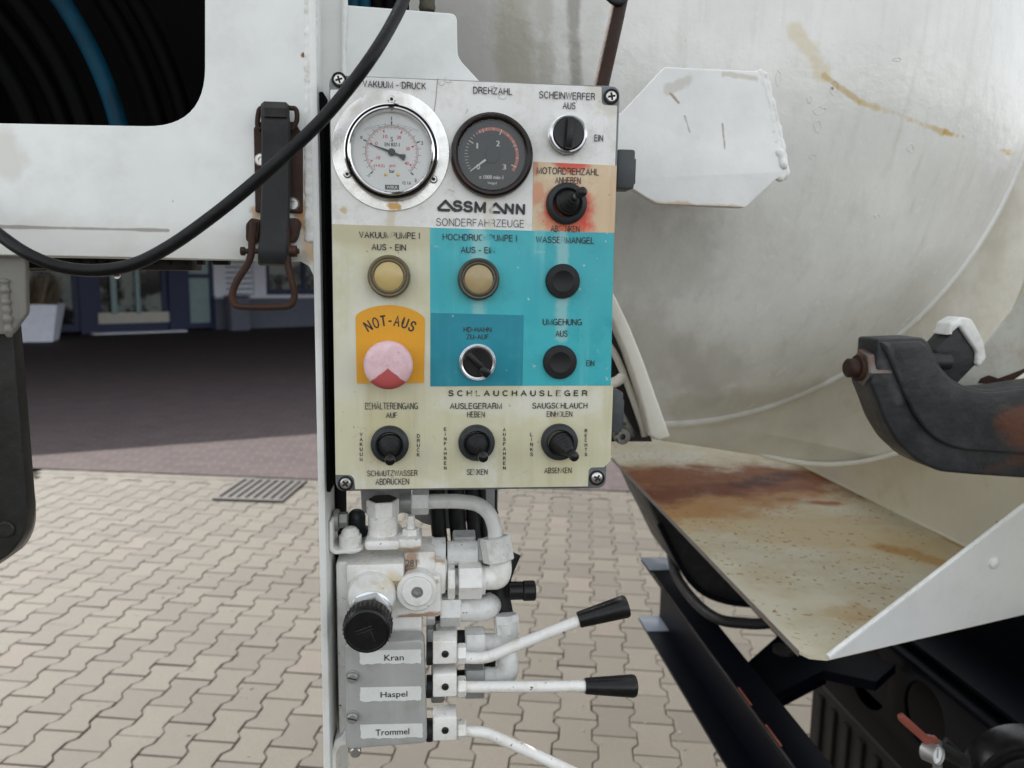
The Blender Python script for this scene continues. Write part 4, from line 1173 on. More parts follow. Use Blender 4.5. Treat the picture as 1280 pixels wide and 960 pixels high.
mb = MB(); mb.lathe([(.0100, 0), (.0100, .010), (.0165, .0125), (.0188, .0155), (.0193, .0185), (.0188, .0215), (.0172, .0236), (.0145, .0246), (.0100, .0250), (.0012, .0252), (.0012, .0247), (.0001, .0247)], ID, 64)
finish('emergency_button', mb, m_stop, box, 'self', M_ if False else (WM[box].inverted() @ T @ M_), smooth=50)
# scratches, drips and chips on the face
mb = MB()
for (pts_, w_) in (([(547, 98), (544, 130), (540, 150), (532, 170)], .0003),):
    mb.tube([L(u, v, -.0008) for (u, v) in pts_], w_, 5, 5)
for k in range(26):
    u = random.uniform(425, 750); v = random.choice((random.uniform(98, 275), random.uniform(490, 605)))
    a = random.uniform(0, pi); ln = random.uniform(2, 9)
    mb.tube([L(u, v, -.0008), L(u + ln * .5 * math.cos(a) + 1, v + ln * .5 * math.sin(a), -.0008), L(u + ln * math.cos(a), v + ln * math.sin(a), -.0008)], .00016, 4, 2)
for (u, v, r0) in ((628, 121, 5), (552, 104, 4), (560, 100, 5), (505, 105, 5)):
    mb.tube([L(u + r0 * math.cos(a / 3), v + r0 * .6 * math.sin(a / 3), -.0008) for a in range(0, 14)], .00014, 4, 2)
finish('scratch', mb, mat('scratch_grey', (.28, .26, .22), .5), box, T)

# ================================================================== VALVE BLOCK below the box
vb = thing('hydraulic_valve_block', 'white painted hydraulic valve block with rust stains below the control box', 'valve block', L(480, 940, .05))
def bxp(mb, u0, v0, u1, v1, y0, dep, bev=.0015):
    a = L(u0, v0, y0); b = L(u1, v1, y0)
    return mb.box((a.x, y0, b.z), (b.x, y0 + dep, a.z), bev)
def hx(mb, u0, u1, v, rpx, y, seg=24, ch=.0, a0=0):
    q = pxm(y, u0, v); a = L(u0, v, y); b = L(u1, v, y); b.z = a.z
    return mb.cyl(a, b, rpx * q, seg=seg, ch=ch, a0=a0)
def vx(mb, u, v0, v1, rpx, y, seg=24, ch=.0, r1=None, a0=0):
    q = pxm(y, u, v0); a = L(u, v0, y); b = L(u, v1, y); b.x = a.x
    return mb.cyl(b, a, rpx * q, (r1 or rpx) * q, seg=seg, ch=ch, a0=a0)
mb = MB()
bxp(mb, 419, 702, 470, 920, .042, .055, .004)
bxp(mb, 432, 706, 505, 728, .034, .05, .003)
bxp(mb, 430, 722, 552, 773, .040, .045, .005)
bxp(mb, 505, 690, 545, 730, .046, .045, .004)
bxp(mb, 440, 765, 528, 806, .044, .04, .004)
bxp(mb, 534, 702, 559, 746, .048, .030, .006)
mb.lathe([(.0215, 0), (.0215, .016), (.0195, .019), (.016, .019)], Matrix.Translation((L(464, 745, .03).x, .046, L(464, 745, .03).z)) @ RX(), 48)
mb.lathe([(.018, 0), (.018, .014), (.0165, .016), (.0145, .016)], Matrix.Translation((L(521, 741, .03).x, .046, L(521, 741, .03).z)) @ RX(), 48)
bb_ = finish('body', mb, m_valve, vb, T)
mb = MB(); bxp(mb, 455, 676, 500, 689, .030, .05, .004); bxp(mb, 492, 674, 527, 688, .034, .035, .003); finish('flange', mb, m_valve, vb, T)
mb = MB(); vx(mb, 478.5, 643, 676, 18.5, .050, 36, .0008); vx(mb, 478.5, 668, 678, 17, .050, 36); tp_ = finish('plug_barrel', mb, m_valve, vb, T)
mb = MB(); vx(mb, 478.5, 624, 643, 20.5, .050, 6, .0008, a0=R(8)); finish('hex_head', mb, m_valve, tp_, T)
mb = MB(); vx(mb, 478.5, 622.8, 625, 17.5, .050, 6, a0=R(8)); finish('hex_socket', mb, m_pit, tp_, T)
mb = MB(); vx(mb, 438, 668, 688, 14, .046, 30, .0008)
q_ = pxm(.046); c_ = L(438, 668, .046); mb.lathe([(11.5 * q_, 0), (11 * q_, 5 * q_), (7 * q_, 9.5 * q_), (.0001, 11 * q_)], Matrix.Translation(c_), 30); finish('domed_nut', mb, m_valve, vb, T)
mb = MB(); vx(mb, 446, 646, 662, 11, .072, 28, .0005); c_ = L(446, 646, .072); q_ = pxm(.072)
mb.lathe([(11 * q_, 0), (10 * q_, 5 * q_), (6 * q_, 9 * q_), (.0001, 10 * q_)], Matrix.Translation(c_), 28); vx(mb, 448, 660, 668, 15, .072, 28, .001); finish('dark_cap', mb, m_greyblack, vb, T)
mb = MB(); vx(mb, 513.5, 644, 664, 5, .048, 20, .0006); vx(mb, 513.5, 660, 671, 10.5, .048, 6, .0006, a0=R(12)); finish('stud_nut', mb, m_valve, vb, T)
mb = MB()
prism(mb, [rquad([(411.5, 652), (415.5, 652), (416, 686), (420, 688.5), (453, 685), (454, 689), (419, 693.5), (411.5, 689)], [1, 1, 3, 3, 1, 1, 4, 5])], .034, .035, .0006)
finish('angle_bracket', mb, m_valve, vb, T)
mb = MB(); hx(mb, 418, 424, 650, 14, .055, 30, .0006); hx(mb, 424, 435, 650, 10.5, .055, 6, .0008); finish('bracket_bolt', mb, m_steel, vb, T)
# relief valve with black hand knob
c0 = L(465, 765, .020); KX = lambda u, v, y: Matrix.Translation((L(u, v, y).x, 0, L(u, v, y).z))
kc = L(458.5, 790, -.014)
KM = Matrix.Translation((kc.x, -.014, kc.z)) @ RX()
mb = MB(); mb.lathe([(.0165, -.060), (.0165, -.044), (.0150, -.043)], KM, 40); mb.lathe([(.0185, -.047), (.0185, -.040), (.0170, -.039)], KM, 40)
mb.lathe([(.0182, -.039), (.0190, -.0375), (.0190, -.028), (.0180, -.0265)], KM, 6, a0=R(15)); mb.lathe([(.0150, -.027), (.0150, -.020)], KM, 40)
finish('relief_nut', mb, m_knobnut, vb, T)
mb = MB(); mb.lathe([(.0185, -.021), (.0198, -.0195), (.0200, -.004), (.0190, -.001), (.0172, .0), (.0166, -.0010), (.0001, -.0014)], KM, 64); kn = finish('hand_knob', mb, m_black, vb, T)
mb = MB()
for k in range(34):
    a = 2 * pi * k / 34
    mb.box((.0196, -.0006, -.0175), (.0208, .0006, -.0045), .0004, KM @ Matrix.Rotation(a, 4, 'Z'), 1)
finish('knurl', mb, m_black, kn, T)
mb = MB(); M_ = KM @ Matrix.Rotation(R(20), 4, 'Z')
mb.box((-.0090, .0026, -.0014), (.0055, .0034, -.0007), .0002, M_); mb.box((-.0090, .0000, -.0014), (.0055, .0006, -.0007), .0002, M_); mb.box((.0025, -.011, -.0014), (.0033, -.001, -.0007), .0002, M_)
finish('arrow_mark', mb, m_greyblack, kn, T)
mb = MB(); mb.lathe([(.0222, -.0215), (.0222, -.0185), (.0212, -.018)], Matrix.Translation((L(464, 745, .03).x, .0264, L(464, 745, .03).z)) @ RX(), 48); finish('rust_rim', mb, mat('yellowed_paint', (.62, .58, .45), .4, dirt=((.50, .33, .10), .9, 60)), vb, T)
# allen plug
pc_ = L(521.5, 740.5, .026)
AM = Matrix.Translation((pc_.x, .026, pc_.z)) @ RX()
mb = MB(); mb.lathe([(.0135, -.006), (.0135, -.001), (.0126, .0), (.0052, .0), (.0050, -.0055), (.0001, -.0055)], AM, 40)
ap = finish('allen_plug', mb, m_valve, vb, T)
mb = MB(); mb.lathe([(.0054, -.0052), (.0054, .00015), (.0046, .0002), (.0044, -.0050)], AM, 6, caps=False, a0=R(20)); finish('hex_rim', mb, m_fitdark, ap, T)
mb = MB(); mb.lathe([(.0048, -.0050), (.0001, -.0050)], AM, 6, caps=False, a0=R(20)); finish('recess', mb, m_pit, ap, T)  # dark disc paints in the shade of the hex socket
mb = MB(); mb.lathe([(.0146, -.008), (.0146, -.0045), (.0136, -.0040)], AM, 40); finish('rust_ring', mb, m_rust_light, ap, T)
# casting marks
mb = MB()
text_into(mb, '281', 0, 0, .010, .007, item(514, 704, 0, .0458), 0, .02); finish('cast_digits', mb, m_rust_light, vb, T)

# cover plate with paper labels
mb = MB(); prism(mb, [rquad([(431, 806), (530, 800), (534, 929), (432, 937)], [6, 9, 8, 9])], .018, .020, .0014)
cp = finish('cover_plate', mb, m_cover, vb, T)
def torn(u0, v0, u1, v1):
    pts = [(u0, v0 + .5), (u1 - 1, v0 - 1.0)]
    for k in range(6): pts.append((u1 + random.uniform(-.6, .5), v0 + (v1 - v0) * (k + .5) / 6))
    n = 22
    for k in range(n): pts.append((u1 - (u1 - u0) * (k + .5) / n, v1 + random.uniform(-1.0, .7) - 1.0 + 1.6 * k / n))
    for k in range(5): pts.append((u0 + random.uniform(-.5, .7), v1 - (v1 - v0) * (k + .5) / 5))
    return pts
for (u0, v0, u1, v1, s_, uc, vc, w_, h_) in ((449.5, 813, 526.5, 830, 'Kran', 492.5, 822, 25.5, 8.4), (450, 859, 526.5, 876.5, 'Haspel', 492.5, 869, 35.5, 10.6), (450.5, 905.5, 528.5, 923, 'Trommel', 490.5, 915, 45, 8.8)):
    mb = MB(); prism(mb, [torn(u0, v0, u1, v1)], .0176, .0003); lb = finish('paper_label', mb, m_paper, cp, T)
    mb = MB(); q_ = pxm(.017); text_into(mb, s_, 0, 0, w_ * q_, h_ * q_, item(uc, vc, 0, .0172), 0, .006); finish('lettering', mb, m_ink_solid, lb, T)
for (u, v) in ((440.5, 847.5), (440.5, 898)):
    M_ = item(u, v, .004, .018); mb = MB()
    mb.lathe([(.0056, 0), (.0056, .0014), (.0046, .0016), (.0046, .0048), (.0038, .0056), (.0001, .0056)], M_, 28); so = finish('cover_screw', mb, m_steel, cp, T)
    mb = MB(); mb.box((-.0040, -.0006, .0050), (.0040, .0006, .0058), 0, M_ @ Matrix.Rotation(R(-15), 4, 'Z')); finish('slot', mb, m_pit, so, T)
# feet
mb = MB(); prism(mb, [rquad([(440, 917), (431, 913), (426, 922), (418, 926), (415, 940), (415, 1010), (419, 1010), (420, 941), (426, 932), (440, 931)], [0, 3, 4, 5, 5, 0, 0, 5, 4, 0])], .034, .03, .0008)
finish('foot_bracket', mb, m_valve, vb, T)
mb = MB(); M_ = item(445, 936, 0, .03); mb.lathe([(.0042, -.01), (.0050, -.008), (.0050, .006), (.0040, .007)], M_, 24); finish('foot_screw', mb, m_zinc, vb, T)

# fittings row 1
def nut(name, u0, u1, v, r, y, m=m_valve, a0=None, par=None):
    mb = MB(); hx(mb, u0, u1, v, r, y, 6, .0012, R(random.uniform(0, 20)) if a0 is None else a0); return finish(name, mb, m, par or vb, T)
nut('lock_nut', 559.5, 568.5, 727, 22, .060, a0=0)
mb = MB(); hx(mb, 566, 575, 727, 17, .060); finish('nipple', mb, m_fitdark, vb, T)
nut('union_nut', 573, 602, 725, 23.5, .060, a0=R(2))
mb = MB(); hx(mb, 600, 606, 725, 18, .060); finish('nipple', mb, m_valve2, vb, T)
mb = MB()
qe = pxm(.062)
e0 = L(604, 722, .060)
mb.tube([e0, L(614, 722, .060), L(622, 721, .060), L(625.5, 713, .060), L(625, 700, .060), L(624.5, 690, .060)], [15.5 * qe, 15.5 * qe, 15.5 * qe, 15 * qe, 14.5 * qe, 14 * qe], 22, 5)
finish('elbow', mb, m_valve, vb, T)
mb = MB(); a = L(623.5, 702, .058); b = L(618.5, 671, .062); mb.cyl(a, b, 20.5 * qe, seg=6, ch=.0012, a0=R(10)); finish('union_nut', mb, m_valve2, vb, T)
mb = MB()
mb.tube([L(619, 672, .062), L(618, 660, .063), L(612, 643, .064), L(598, 631, .066), L(578, 627, .068), L(556, 626.5, .070), L(532, 627, .070)], 9.6 * qe, 20, 8)
finish('bent_pipe', mb, m_valve2, vb, T)
nut('union_nut', 514, 536, 627, 16.5, .070, m_valve2)
mb = MB(); hx(mb, 500, 515, 627, 12, .070); finish('nipple', mb, m_fitdark, vb, T)
# upper rear fitting
mb = MB(); hx(mb, 540, 557, 689, 17, .075); hx(mb, 559, 597, 692, 15.5, .075, 30, .0006); finish('rear_fitting', mb, m_valve2, vb, T)
nut('rear_nut', 566, 594, 680, 17, .090, m_fitdark)
nut('rear_nut', 597, 607, 690, 17, .075, m_fitdark)
# row 2
nut('lock_nut', 533, 544, 764, 17, .064, m_valve2); mb = MB(); hx(mb, 543, 552, 764, 12, .064); finish('nipple', mb, m_blackmat, vb, T)
nut('union_nut', 550, 576, 762, 21, .062, m_valve2, R(4))
mb = MB(); mb.tube([L(575, 762, .062), L(595, 762, .062), L(606, 761, .064), L(612, 757, .075), L(613, 755, .09)], 15.5 * qe, 20, 5); finish('elbow', mb, m_valve2, vb, T)
# row 3 and 4
nut('lock_nut', 533, 542, 796, 15, .066, m_fitdark); nut('union_nut', 545, 571, 798, 18, .066, m_valve2)
nut('union_nut', 581, 606, 806, 22, .060, m_valve2, R(3)); mb = MB(); hx(mb, 570, 582, 800, 12, .066); hx(mb, 570, 582, 850, 12, .066); finish('nipple', mb, m_blackmat, vb, T)
mb = MB(); mb.tube([L(605, 806, .060), L(618, 806, .060), L(629, 804, .060), L(634, 795, .060), L(634, 784, .060), L(633, 776, .060)], 15 * qe, 20, 5); finish('elbow', mb, m_valve2, vb, T)
mb = MB(); mb.cyl(L(634, 792, .060), L(632, 768, .064), 17.5 * qe, seg=6, ch=.001, a0=R(20)); finish('union_nut', mb, m_valve2, vb, T)
nut('union_nut', 545, 569, 842, 18, .066, m_fitdark); nut('union_nut', 581, 605, 850, 22, .060, m_fitdark, R(3))
mb = MB(); mb.tube([L(605, 848, .060), L(618, 848, .060), L(628, 846, .060), L(634, 838, .062), L(634, 826, .064), L(633, 815, .068)], 15 * qe, 20, 5); finish('elbow', mb, m_valve2, vb, T)
mb = MB(); bxp(mb, 538, 752, 556, 880, .088, .02, .003); finish('rear_section', mb, m_fitdark, vb, T)
# black hose going up behind the elbows
bh = thing('black_hydraulic_hose', 'oily black hose rising behind the lower white elbow fittings', 'hose', L(622, 790, .085))
mb = MB(); mb.tube([L(634, 800, .080), L(630, 770, .082), L(626, 745, .086), L(628, 720, .092), L(640, 690, .10), L(660, 660, .2)][:5], 13 * pxm(.08), 18, 6); finish('hose', mb, m_rubber, bh, T)
mb = MB(); mb.tube([L(612, 800, .088), L(611, 840, .088), L(615, 870, .09)][:2], 9 * pxm(.08), 14, 4); finish('hose_end', mb, m_blackmat, bh, T)
kc_ = thing('black_connector', 'short black round connector cap sticking out right of the white elbows', 'connector', L(655, 750, .07))
mb = MB(); hx(mb, 636, 653, 738.5, 11.2, .068, 28, .0004); hx(mb, 653, 669, 738.5, 12.4, .068, 28, .0012); finish('cap', mb, m_black, kc_, T)
# vertical hoses behind, under the box
for i_, (u, w, lab) in enumerate(((549, 10, 'left one of the black hoses hanging under the control box'), (573, 11, 'middle black hose hanging under the control box behind the bent pipe'), (593, 9, 'third black hose from the left hanging under the control box'), (606, 4.5, 'thin black hose nearest the bend of the white pipe'))):
    mb = MB(); mb.tube([L(u - 4, 560, .15), L(u - 2, 640, .15), L(u + 3, 700, .145), L(u + 4, 760, .14)], w * pxm(.15), 16, 5)
    tag(finish('black_hose', mb, m_rubber, None, T), lab, 'hose', 'black hoses under the control box')
gp_ = thing('grey_underplate', 'grey steel bracket plate just visible under the control box between the hoses', 'bracket', L(560, 660, .12))
mb = MB(); prism(mb, [rquad([(448, 560), (625, 560), (622, 640), (600, 645), (560, 662), (530, 655), (505, 640), (480, 650), (452, 640)], 6)], .175, .006, .001); finish('plate', mb, m_fitdark, gp_, T)
mb = MB(); mb.tube([L(620, 612, .10), L(620, 634, .10), L(622, 642, .10)], .0012, 8, 4); finish('wire', mb, m_blackmat, gp_, T)

# levers
def lever(v, rod, hand, lab, hv=None):
    lv = thing('control_lever', lab, 'lever', L(556, v + 14, .03), group='control levers of the valve block')
    mb = MB(); hx(mb, 533, 541, v, 14, .032, 20, .0006); finish('rubber_boot', mb, m_rubber, lv, T)
    mb = MB(); bxp(mb, 541, v - 15, 571, v + 13, .020, .022, .0016); bk_ = finish('clevis', mb, m_valve, lv, T)
    mb = MB(); M_ = item(556.5, v + 1, .001, .020); mb.lathe([(.0032, 0), (.0032, .0010), (.0024, .0015), (.0012, .0015), (.0010, .0008), (.0001, .0008)], M_, 20); finish('set_screw', mb, m_leg, bk_, T)
    nut('lock_nut', 571.5, 582.5, v, 12.5, .031, a0=R(0), par=lv)
    mb = MB(); mb.tube([L(u, w, .031) for (u, w) in rod], 7.6 * pxm(.031), 20, 7); finish('rod', mb, m_valve, lv, T)
    if hand:
        (u0, w0), (u1, w1) = hand
        a, b = L(u0, w0, .031), L(u1, w1, .031); ln = (b - a).length; q_ = pxm(.031)
        M_ = Matrix.Translation(a) @ (b - a).to_track_quat('Z', 'Y').to_matrix().to_4x4()
        mb = MB(); mb.lathe([(7.5 * q_, 0), (10 * q_, 0), (10.8 * q_, .0012), (15.2 * q_, ln - .005), (15.4 * q_, ln - .0032), (14.2 * q_, ln - .0008), (12 * q_, ln), (.0001, ln + .0004)], M_, 36); finish('handle_grip', mb, m_black, lv, T)
lever(817, [(580, 822), (592, 822.5), (604, 822), (616, 819), (640, 809), (680, 793), (728, 774)], ((723, 775), (785, 757)), 'upper control lever with bent white rod and black grip pointing up right')
lever(858, [(580, 858.5), (620, 858.5), (680, 858), (735, 857.5)], ((731, 857.5), (795, 857.5)), 'middle control lever with straight level white rod and black grip')
lever(912.5, [(578, 914), (590, 914), (604, 915.5), (617, 920), (640, 930), (690, 953), (760, 986)], ((735, 974), (800, 1004)), 'lowest control lever with white rod bending down out of the picture')

# ================================================================== RIGHT SIDE: tank
RYT = T.to_3x3()
# the tank's end faces the viewer along the truck axis; circle fitted to the seam seen in the picture
seam_px = [(850, 527), (900, 527), (980, 511), (1045, 478), (1120, 420), (1190, 335), (1280, 212)]
YS = .60
sp_ = [L(u, v, YS) for (u, v) in seam_px]
def fitc(P):
    # algebraic circle fit x^2+z^2 + a x + b z + c = 0
    S = [[0] * 3 for _ in range(3)]; r_ = [0] * 3
    for p in P:
        row = (p.x, p.z, 1); rhs = -(p.x ** 2 + p.z ** 2)
        for i in range(3):
            r_[i] += row[i] * rhs
            for j in range(3): S[i][j] += row[i] * row[j]
    s = Matrix(S).inverted() @ Vector(r_)
    cx, cz = -s[0] / 2, -s[1] / 2
    return cx, cz, math.sqrt(cx * cx + cz * cz - s[2])
tcx, tcz, tr = fitc(sp_)
def th_(u, v):
    y_ = YS - .2
    for _ in range(30):
        p_ = L(u, v, y_); r_ = math.hypot(p_.x - tcx, p_.z - tcz)
        y_ = YS - .26 * max(0, 1 - (r_ / tr) ** 2.3)
    return L(u, v, y_)
def tt(u, v): return T @ th_(u, v)
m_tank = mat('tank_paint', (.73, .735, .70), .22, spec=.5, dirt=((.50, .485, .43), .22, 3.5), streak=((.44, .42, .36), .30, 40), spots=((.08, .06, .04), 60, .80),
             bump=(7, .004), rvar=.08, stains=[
    ((.42, .40, .35), tt(600, 60), tt(640, 330), .17, .42, 14), ((.42, .405, .37), tt(745, 300), tt(850, 330), .085, .32, 26), ((.46, .44, .38), tt(790, 420), tt(900, 470), .07, .4, 22),  # broad grey patches paint shade onto the dome's left side
    ((.56, .44, .20), tt(995, 40), tt(1030, 95), .016, .45, 40), ((.52, .37, .13), tt(1030, 95), tt(1075, 128), .005, .7, 70), ((.56, .42, .18), tt(1075, 128), tt(1180, 165), .006, .7, 60),
    ((.55, .36, .08), tt(1180, 165), tt(1262, 191), .005, .9, 90), ((.5, .38, .15), tt(1262, 191), tt(1300, 200), .006, .6, 70),
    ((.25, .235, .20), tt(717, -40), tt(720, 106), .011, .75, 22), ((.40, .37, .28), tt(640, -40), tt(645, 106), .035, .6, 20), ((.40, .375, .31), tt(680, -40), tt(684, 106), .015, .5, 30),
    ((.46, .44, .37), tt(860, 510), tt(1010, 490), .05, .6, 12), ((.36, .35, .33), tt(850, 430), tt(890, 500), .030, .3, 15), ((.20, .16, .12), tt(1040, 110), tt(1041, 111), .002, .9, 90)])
m_lip = mat('tank_lip_paint', (.66, .64, .56), .35, spec=.4, dirt=((.42, .38, .28), .5, 8), spots=((.08, .05, .04), 70, .78), bump=(20, .001),
            stains=[((.55, .42, .16), tw(1240, 420, YS + .1), tw(1290, 345, YS + .1), .012, .8, 40)])
tk = thing('vacuum_tank', 'large white painted round tank end with yellow stains behind the control box', 'tank', (tcx, YS, tcz - tr))
TM = Matrix.Translation((tcx, YS, tcz)) @ RX()
mb = MB(); prof = []
for k in range(25):
    t_ = k / 24; r = tr * .985 * (1 - t_) ; prof.append((max(r, .0001), .26 * (1 - (r / tr) ** 2.3)))
mb.lathe(prof, TM, 160, caps=False)
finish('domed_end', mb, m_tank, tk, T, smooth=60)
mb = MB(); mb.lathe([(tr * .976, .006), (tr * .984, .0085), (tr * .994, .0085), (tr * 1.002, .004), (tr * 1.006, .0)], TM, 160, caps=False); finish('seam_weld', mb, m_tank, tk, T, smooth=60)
lip = fitc([L(u, v, YS + .05) for (u, v) in ((905, 548), (960, 568), (1000, 577), (1060, 577), (1110, 568), (1180, 540), (1300, 400))])
print('lip', lip)
mb = MB()
lt_ = Matrix.Translation((lip[0], YS + .06, lip[1])) @ RX()
vsA = []; n_ = 120
for k in range(n_):
    a = 2 * pi * k / n_
    vsA.append([(tcx + tr * 1.004 * math.cos(a), YS - .002, tcz + tr * 1.004 * math.sin(a)), (tcx + (tr * 1.03) * math.cos(a), YS + .02, tcz + tr * 1.03 * math.sin(a)),
                (lip[0] + lip[2] * math.cos(a), YS + .05, lip[1] + lip[2] * math.sin(a)), (lip[0] + (lip[2] + .004) * math.cos(a), YS + .058, lip[1] + (lip[2] + .004) * math.sin(a)),
                (tcx + (tr * 1.0) * math.cos(a), YS + .09, tcz + tr * 1.0 * math.sin(a)), (tcx + (tr) * math.cos(a), YS + 2.0, tcz + tr * math.sin(a))])
vv = [p for r_ in vsA for p in r_]; ff = []
for k in range(n_):
    j = (k + 1) % n_
    for i in range(5): ff.append((k * 6 + i, j * 6 + i, j * 6 + i + 1, k * 6 + i + 1))
mb.add(vv, ff); finish('shell', mb, m_lip, tk, T, smooth=50)
mb = MB(); q0 = [Vector((lip[0] + lip[2] * math.cos(2 * pi * k / 96), YS + .045, lip[1] + lip[2] * math.sin(2 * pi * k / 96))) for k in range(97)]
mb.tube(q0, .005, 12, 1, False); finish('rim_roll', mb, m_lip, tk, T, smooth=60)
# ring flange strip and small pipes behind the right edge of the box
mb = MB()
for (u, v, w, h_) in ((973, 97, 3, 10), (1043, 110, 5, 8), (1012, 124, 3, 5), (1024, 138, 8, 5), (1022, 158, 5, 8), (1138, 185, 4, 5), (1016, 196, 4, 4), (1121, 74, 5, 2.5), (1096, 270, 3, 3)):
    mb.tube([th_(u + w * math.cos(a * 2 * pi / 11) * random.uniform(.7, 1.2), v + h_ * math.sin(a * 2 * pi / 11) * random.uniform(.7, 1.2)) for a in range(12)], .00055, 5, 3)
o = finish('paint_blister', mb, m_tank, tk, T); o['kind'] = 'stuff'
rf = thing('hinge_ring', 'cream painted curved ring strip beside the lower right edge of the control box', 'ring', L(826, 548, .30))
yr = .30
o_pts = [(752, 340), (770, 372), (788, 410), (806, 455), (820, 495), (832, 528), (838, 546), (824, 551), (812, 545), (806, 515), (795, 478), (782, 440), (766, 402), (748, 368)]
mb = MB(); prism(mb, [o_pts], yr, .03, .003); finish('ring_strip', mb, m_lip, rf, T)
mb = MB(); prism(mb, [[(752, 385), (765, 410), (780, 440), (794, 478), (806, 520), (815, 552), (745, 552), (745, 380)]], yr + .05, .004); finish('dark_gap_plate', mb, m_pit, rf, T).name = 'gap_shade_plate'  # dark sheet standing in for the unlit gap behind the pipes
pp = thing('small_pipe_group', 'thin dirty cream pipes in the gap between box edge and tank ring', 'pipes', L(790, 545, .31))
for pts_, w_, m_ in (([(757, 425), (772, 450), (788, 490), (802, 530), (806, 545)], 4.5, m_lip), ([(750, 480), (768, 478), (780, 470)], 7, m_lip), ([(764, 500), (776, 520), (790, 545)], 6, m_bracket), ([(762, 400), (778, 432), (792, 470), (806, 512), (811, 540)], 3, m_rubber)):
    mb = MB(); mb.tube([L(u, v, yr + .03) for (u, v) in pts_], w_ * pxm(yr + .03), 14, 5); finish('pipe', mb, m_, pp, T)
mb = MB(); mb.lathe([(.010, -.01), (.010, .006), (.004, .006), (.004, -.002), (.0001, -.002)], item(777, 545, 0, yr + .02), 20); finish('pipe_end', mb, m_bracket, pp, T)

# octagonal plate
op = thing('octagonal_bracket_plate', 'white eight cornered steel plate welded to the tank right of the box', 'steel plate', L(870, 258, .2))
mb = MB(); prism(mb, [rquad([(740, 150), (777, 141), (831, 83.5), (951, 89), (983, 216), (968, 226), (932, 259.5), (821, 255), (776, 227), (740, 200)], [0, 2, 3, 3, 3, 2, 3, 3, 3, 0])], .20, .014, .0014)
finish('plate', mb, m_oct, op, T)
weld([(946, 88), (952, 104), (959, 130), (965, 158), (971, 190), (977, 216), (970, 228)], .2035, 7.5, op, m_weld, .05, 2.6, .55)
weld([(953, 90), (958, 108), (965, 135), (971, 160), (977, 190), (982, 216), (974, 227)], .2050, 5.5, op, m_weld, .10, 3.1, .8)
weld([(973, 185), (978, 203), (981, 216)], .2010, 5.5, op, m_weld, .12, 3.4, .7)
mb = MB(); prism(mb, [[(880, 100), (945, 100), (972, 215), (900, 245)]], .214, .16, .002); finish('stub_web', mb, m_oct, op, T)

# rod behind the box
rd = thing('brown_steel_rod', 'dark brown steel rod slanting up behind the top right of the box', 'rod', L(746, 120, .13))
mb = MB(); mb.tube([L(783, -60, .13), L(775, 0, .13), L(752, 105, .13), L(738, 170, .13)], [9.4 * pxm(.13)] * 3 + [8.5 * pxm(.13)], 18, 5); finish('rod', mb, m_rusty, rd, T)
mb = MB(); mb.tube([L(760, -3, .125), L(768, 3, .122), L(778, 3, .122), L(786, -8, .125)], 3.5 * pxm(.13), 12, 5); finish('clip', mb, m_blackmat, rd, T)

# ------------------------------------------------------------------ tray
HZ = CT.z
zT = HZ - .45
tray = thing('steel_tray', 'rust stained cream steel tray under the tank', 'tray', LZ(1000, 818, zT))
A_ = LZ(765, 572, zT); A2 = LZ(999, 814, zT); A3 = LZ(1012, 820, zT); A4 = LZ(1034, 822, zT); A5 = LZ(1285, 764, zT)
Bk = LZ(985, 574, zT); Bf = LZ(1207, 684, zT)
dirw = (Bf - Bk).normalized(); Bn = Bf + dirw * .55; Bf2 = Bk - dirw * 1.2
Al = A_ - Vector((0, 1, 0)) * 0; Al = Vector((A_.x, Bf2.y, zT))
mb = MB(); mb.slab([Vector((A_.x, Bf2.y, zT)), A2, A3, A4, A5, Bn, Bf2], (0, 0, -.004)); 
st = []
def tz(u, v): return T @ LZ(u, v, zT)
m_tray = mat('tray_paint_rusted', (.56, .53, .41), .7, spec=.12, dirt=((.40, .31, .15), .6, 7), spots=((.27, .15, .05), 105, .62), bump=(35, .0012), rvar=.14, stains=[
    ((.50, .36, .15), tz(870, 640), tz(1120, 680), .17, .55, 16), ((.42, .22, .07), tz(830, 640), tz(990, 612), .13, .85, 14),
    ((.20, .070, .025), tz(800, 602), tz(985, 598), .20, .97, 11), ((.16, .052, .022), tz(800, 622), tz(900, 612), .07, .9, 16), ((.085, .035, .022), tz(930, 606), tz(985, 594), .05, .85, 18),
    ((.60, .58, .52), tz(770, 572), tz(840, 570), .09, .6, 14),
    ((.30, .11, .04), tz(1020, 628), tz(1040, 629), .025, .95, 30), ((.42, .24, .08), tz(1105, 685), tz(1115, 687), .03, .85, 30),
    ((.43, .26, .09), tz(1140, 690), tz(1175, 705), .03, .8, 30), ((.36, .19, .06), tz(1060, 600), tz(1205, 683), .018, .7, 30), ((.40, .25, .09), tz(1060, 770), tz(1075, 765), .04, .5, 40)])
finish('floor_sheet', mb, m_tray, tray, T)
mb = MB(); e1 = .012
mb.slab([A_ + Vector((-.0015, 0, .0005)), A2 + Vector((-.0015, 0, .0005)), A2 + Vector((-.0015, 0, -.0065)), A_ + Vector((-.0015, 0, -.0065))], (.0014, 0, 0)); finish('edge_flange', mb, m_rust_light, tray, T)
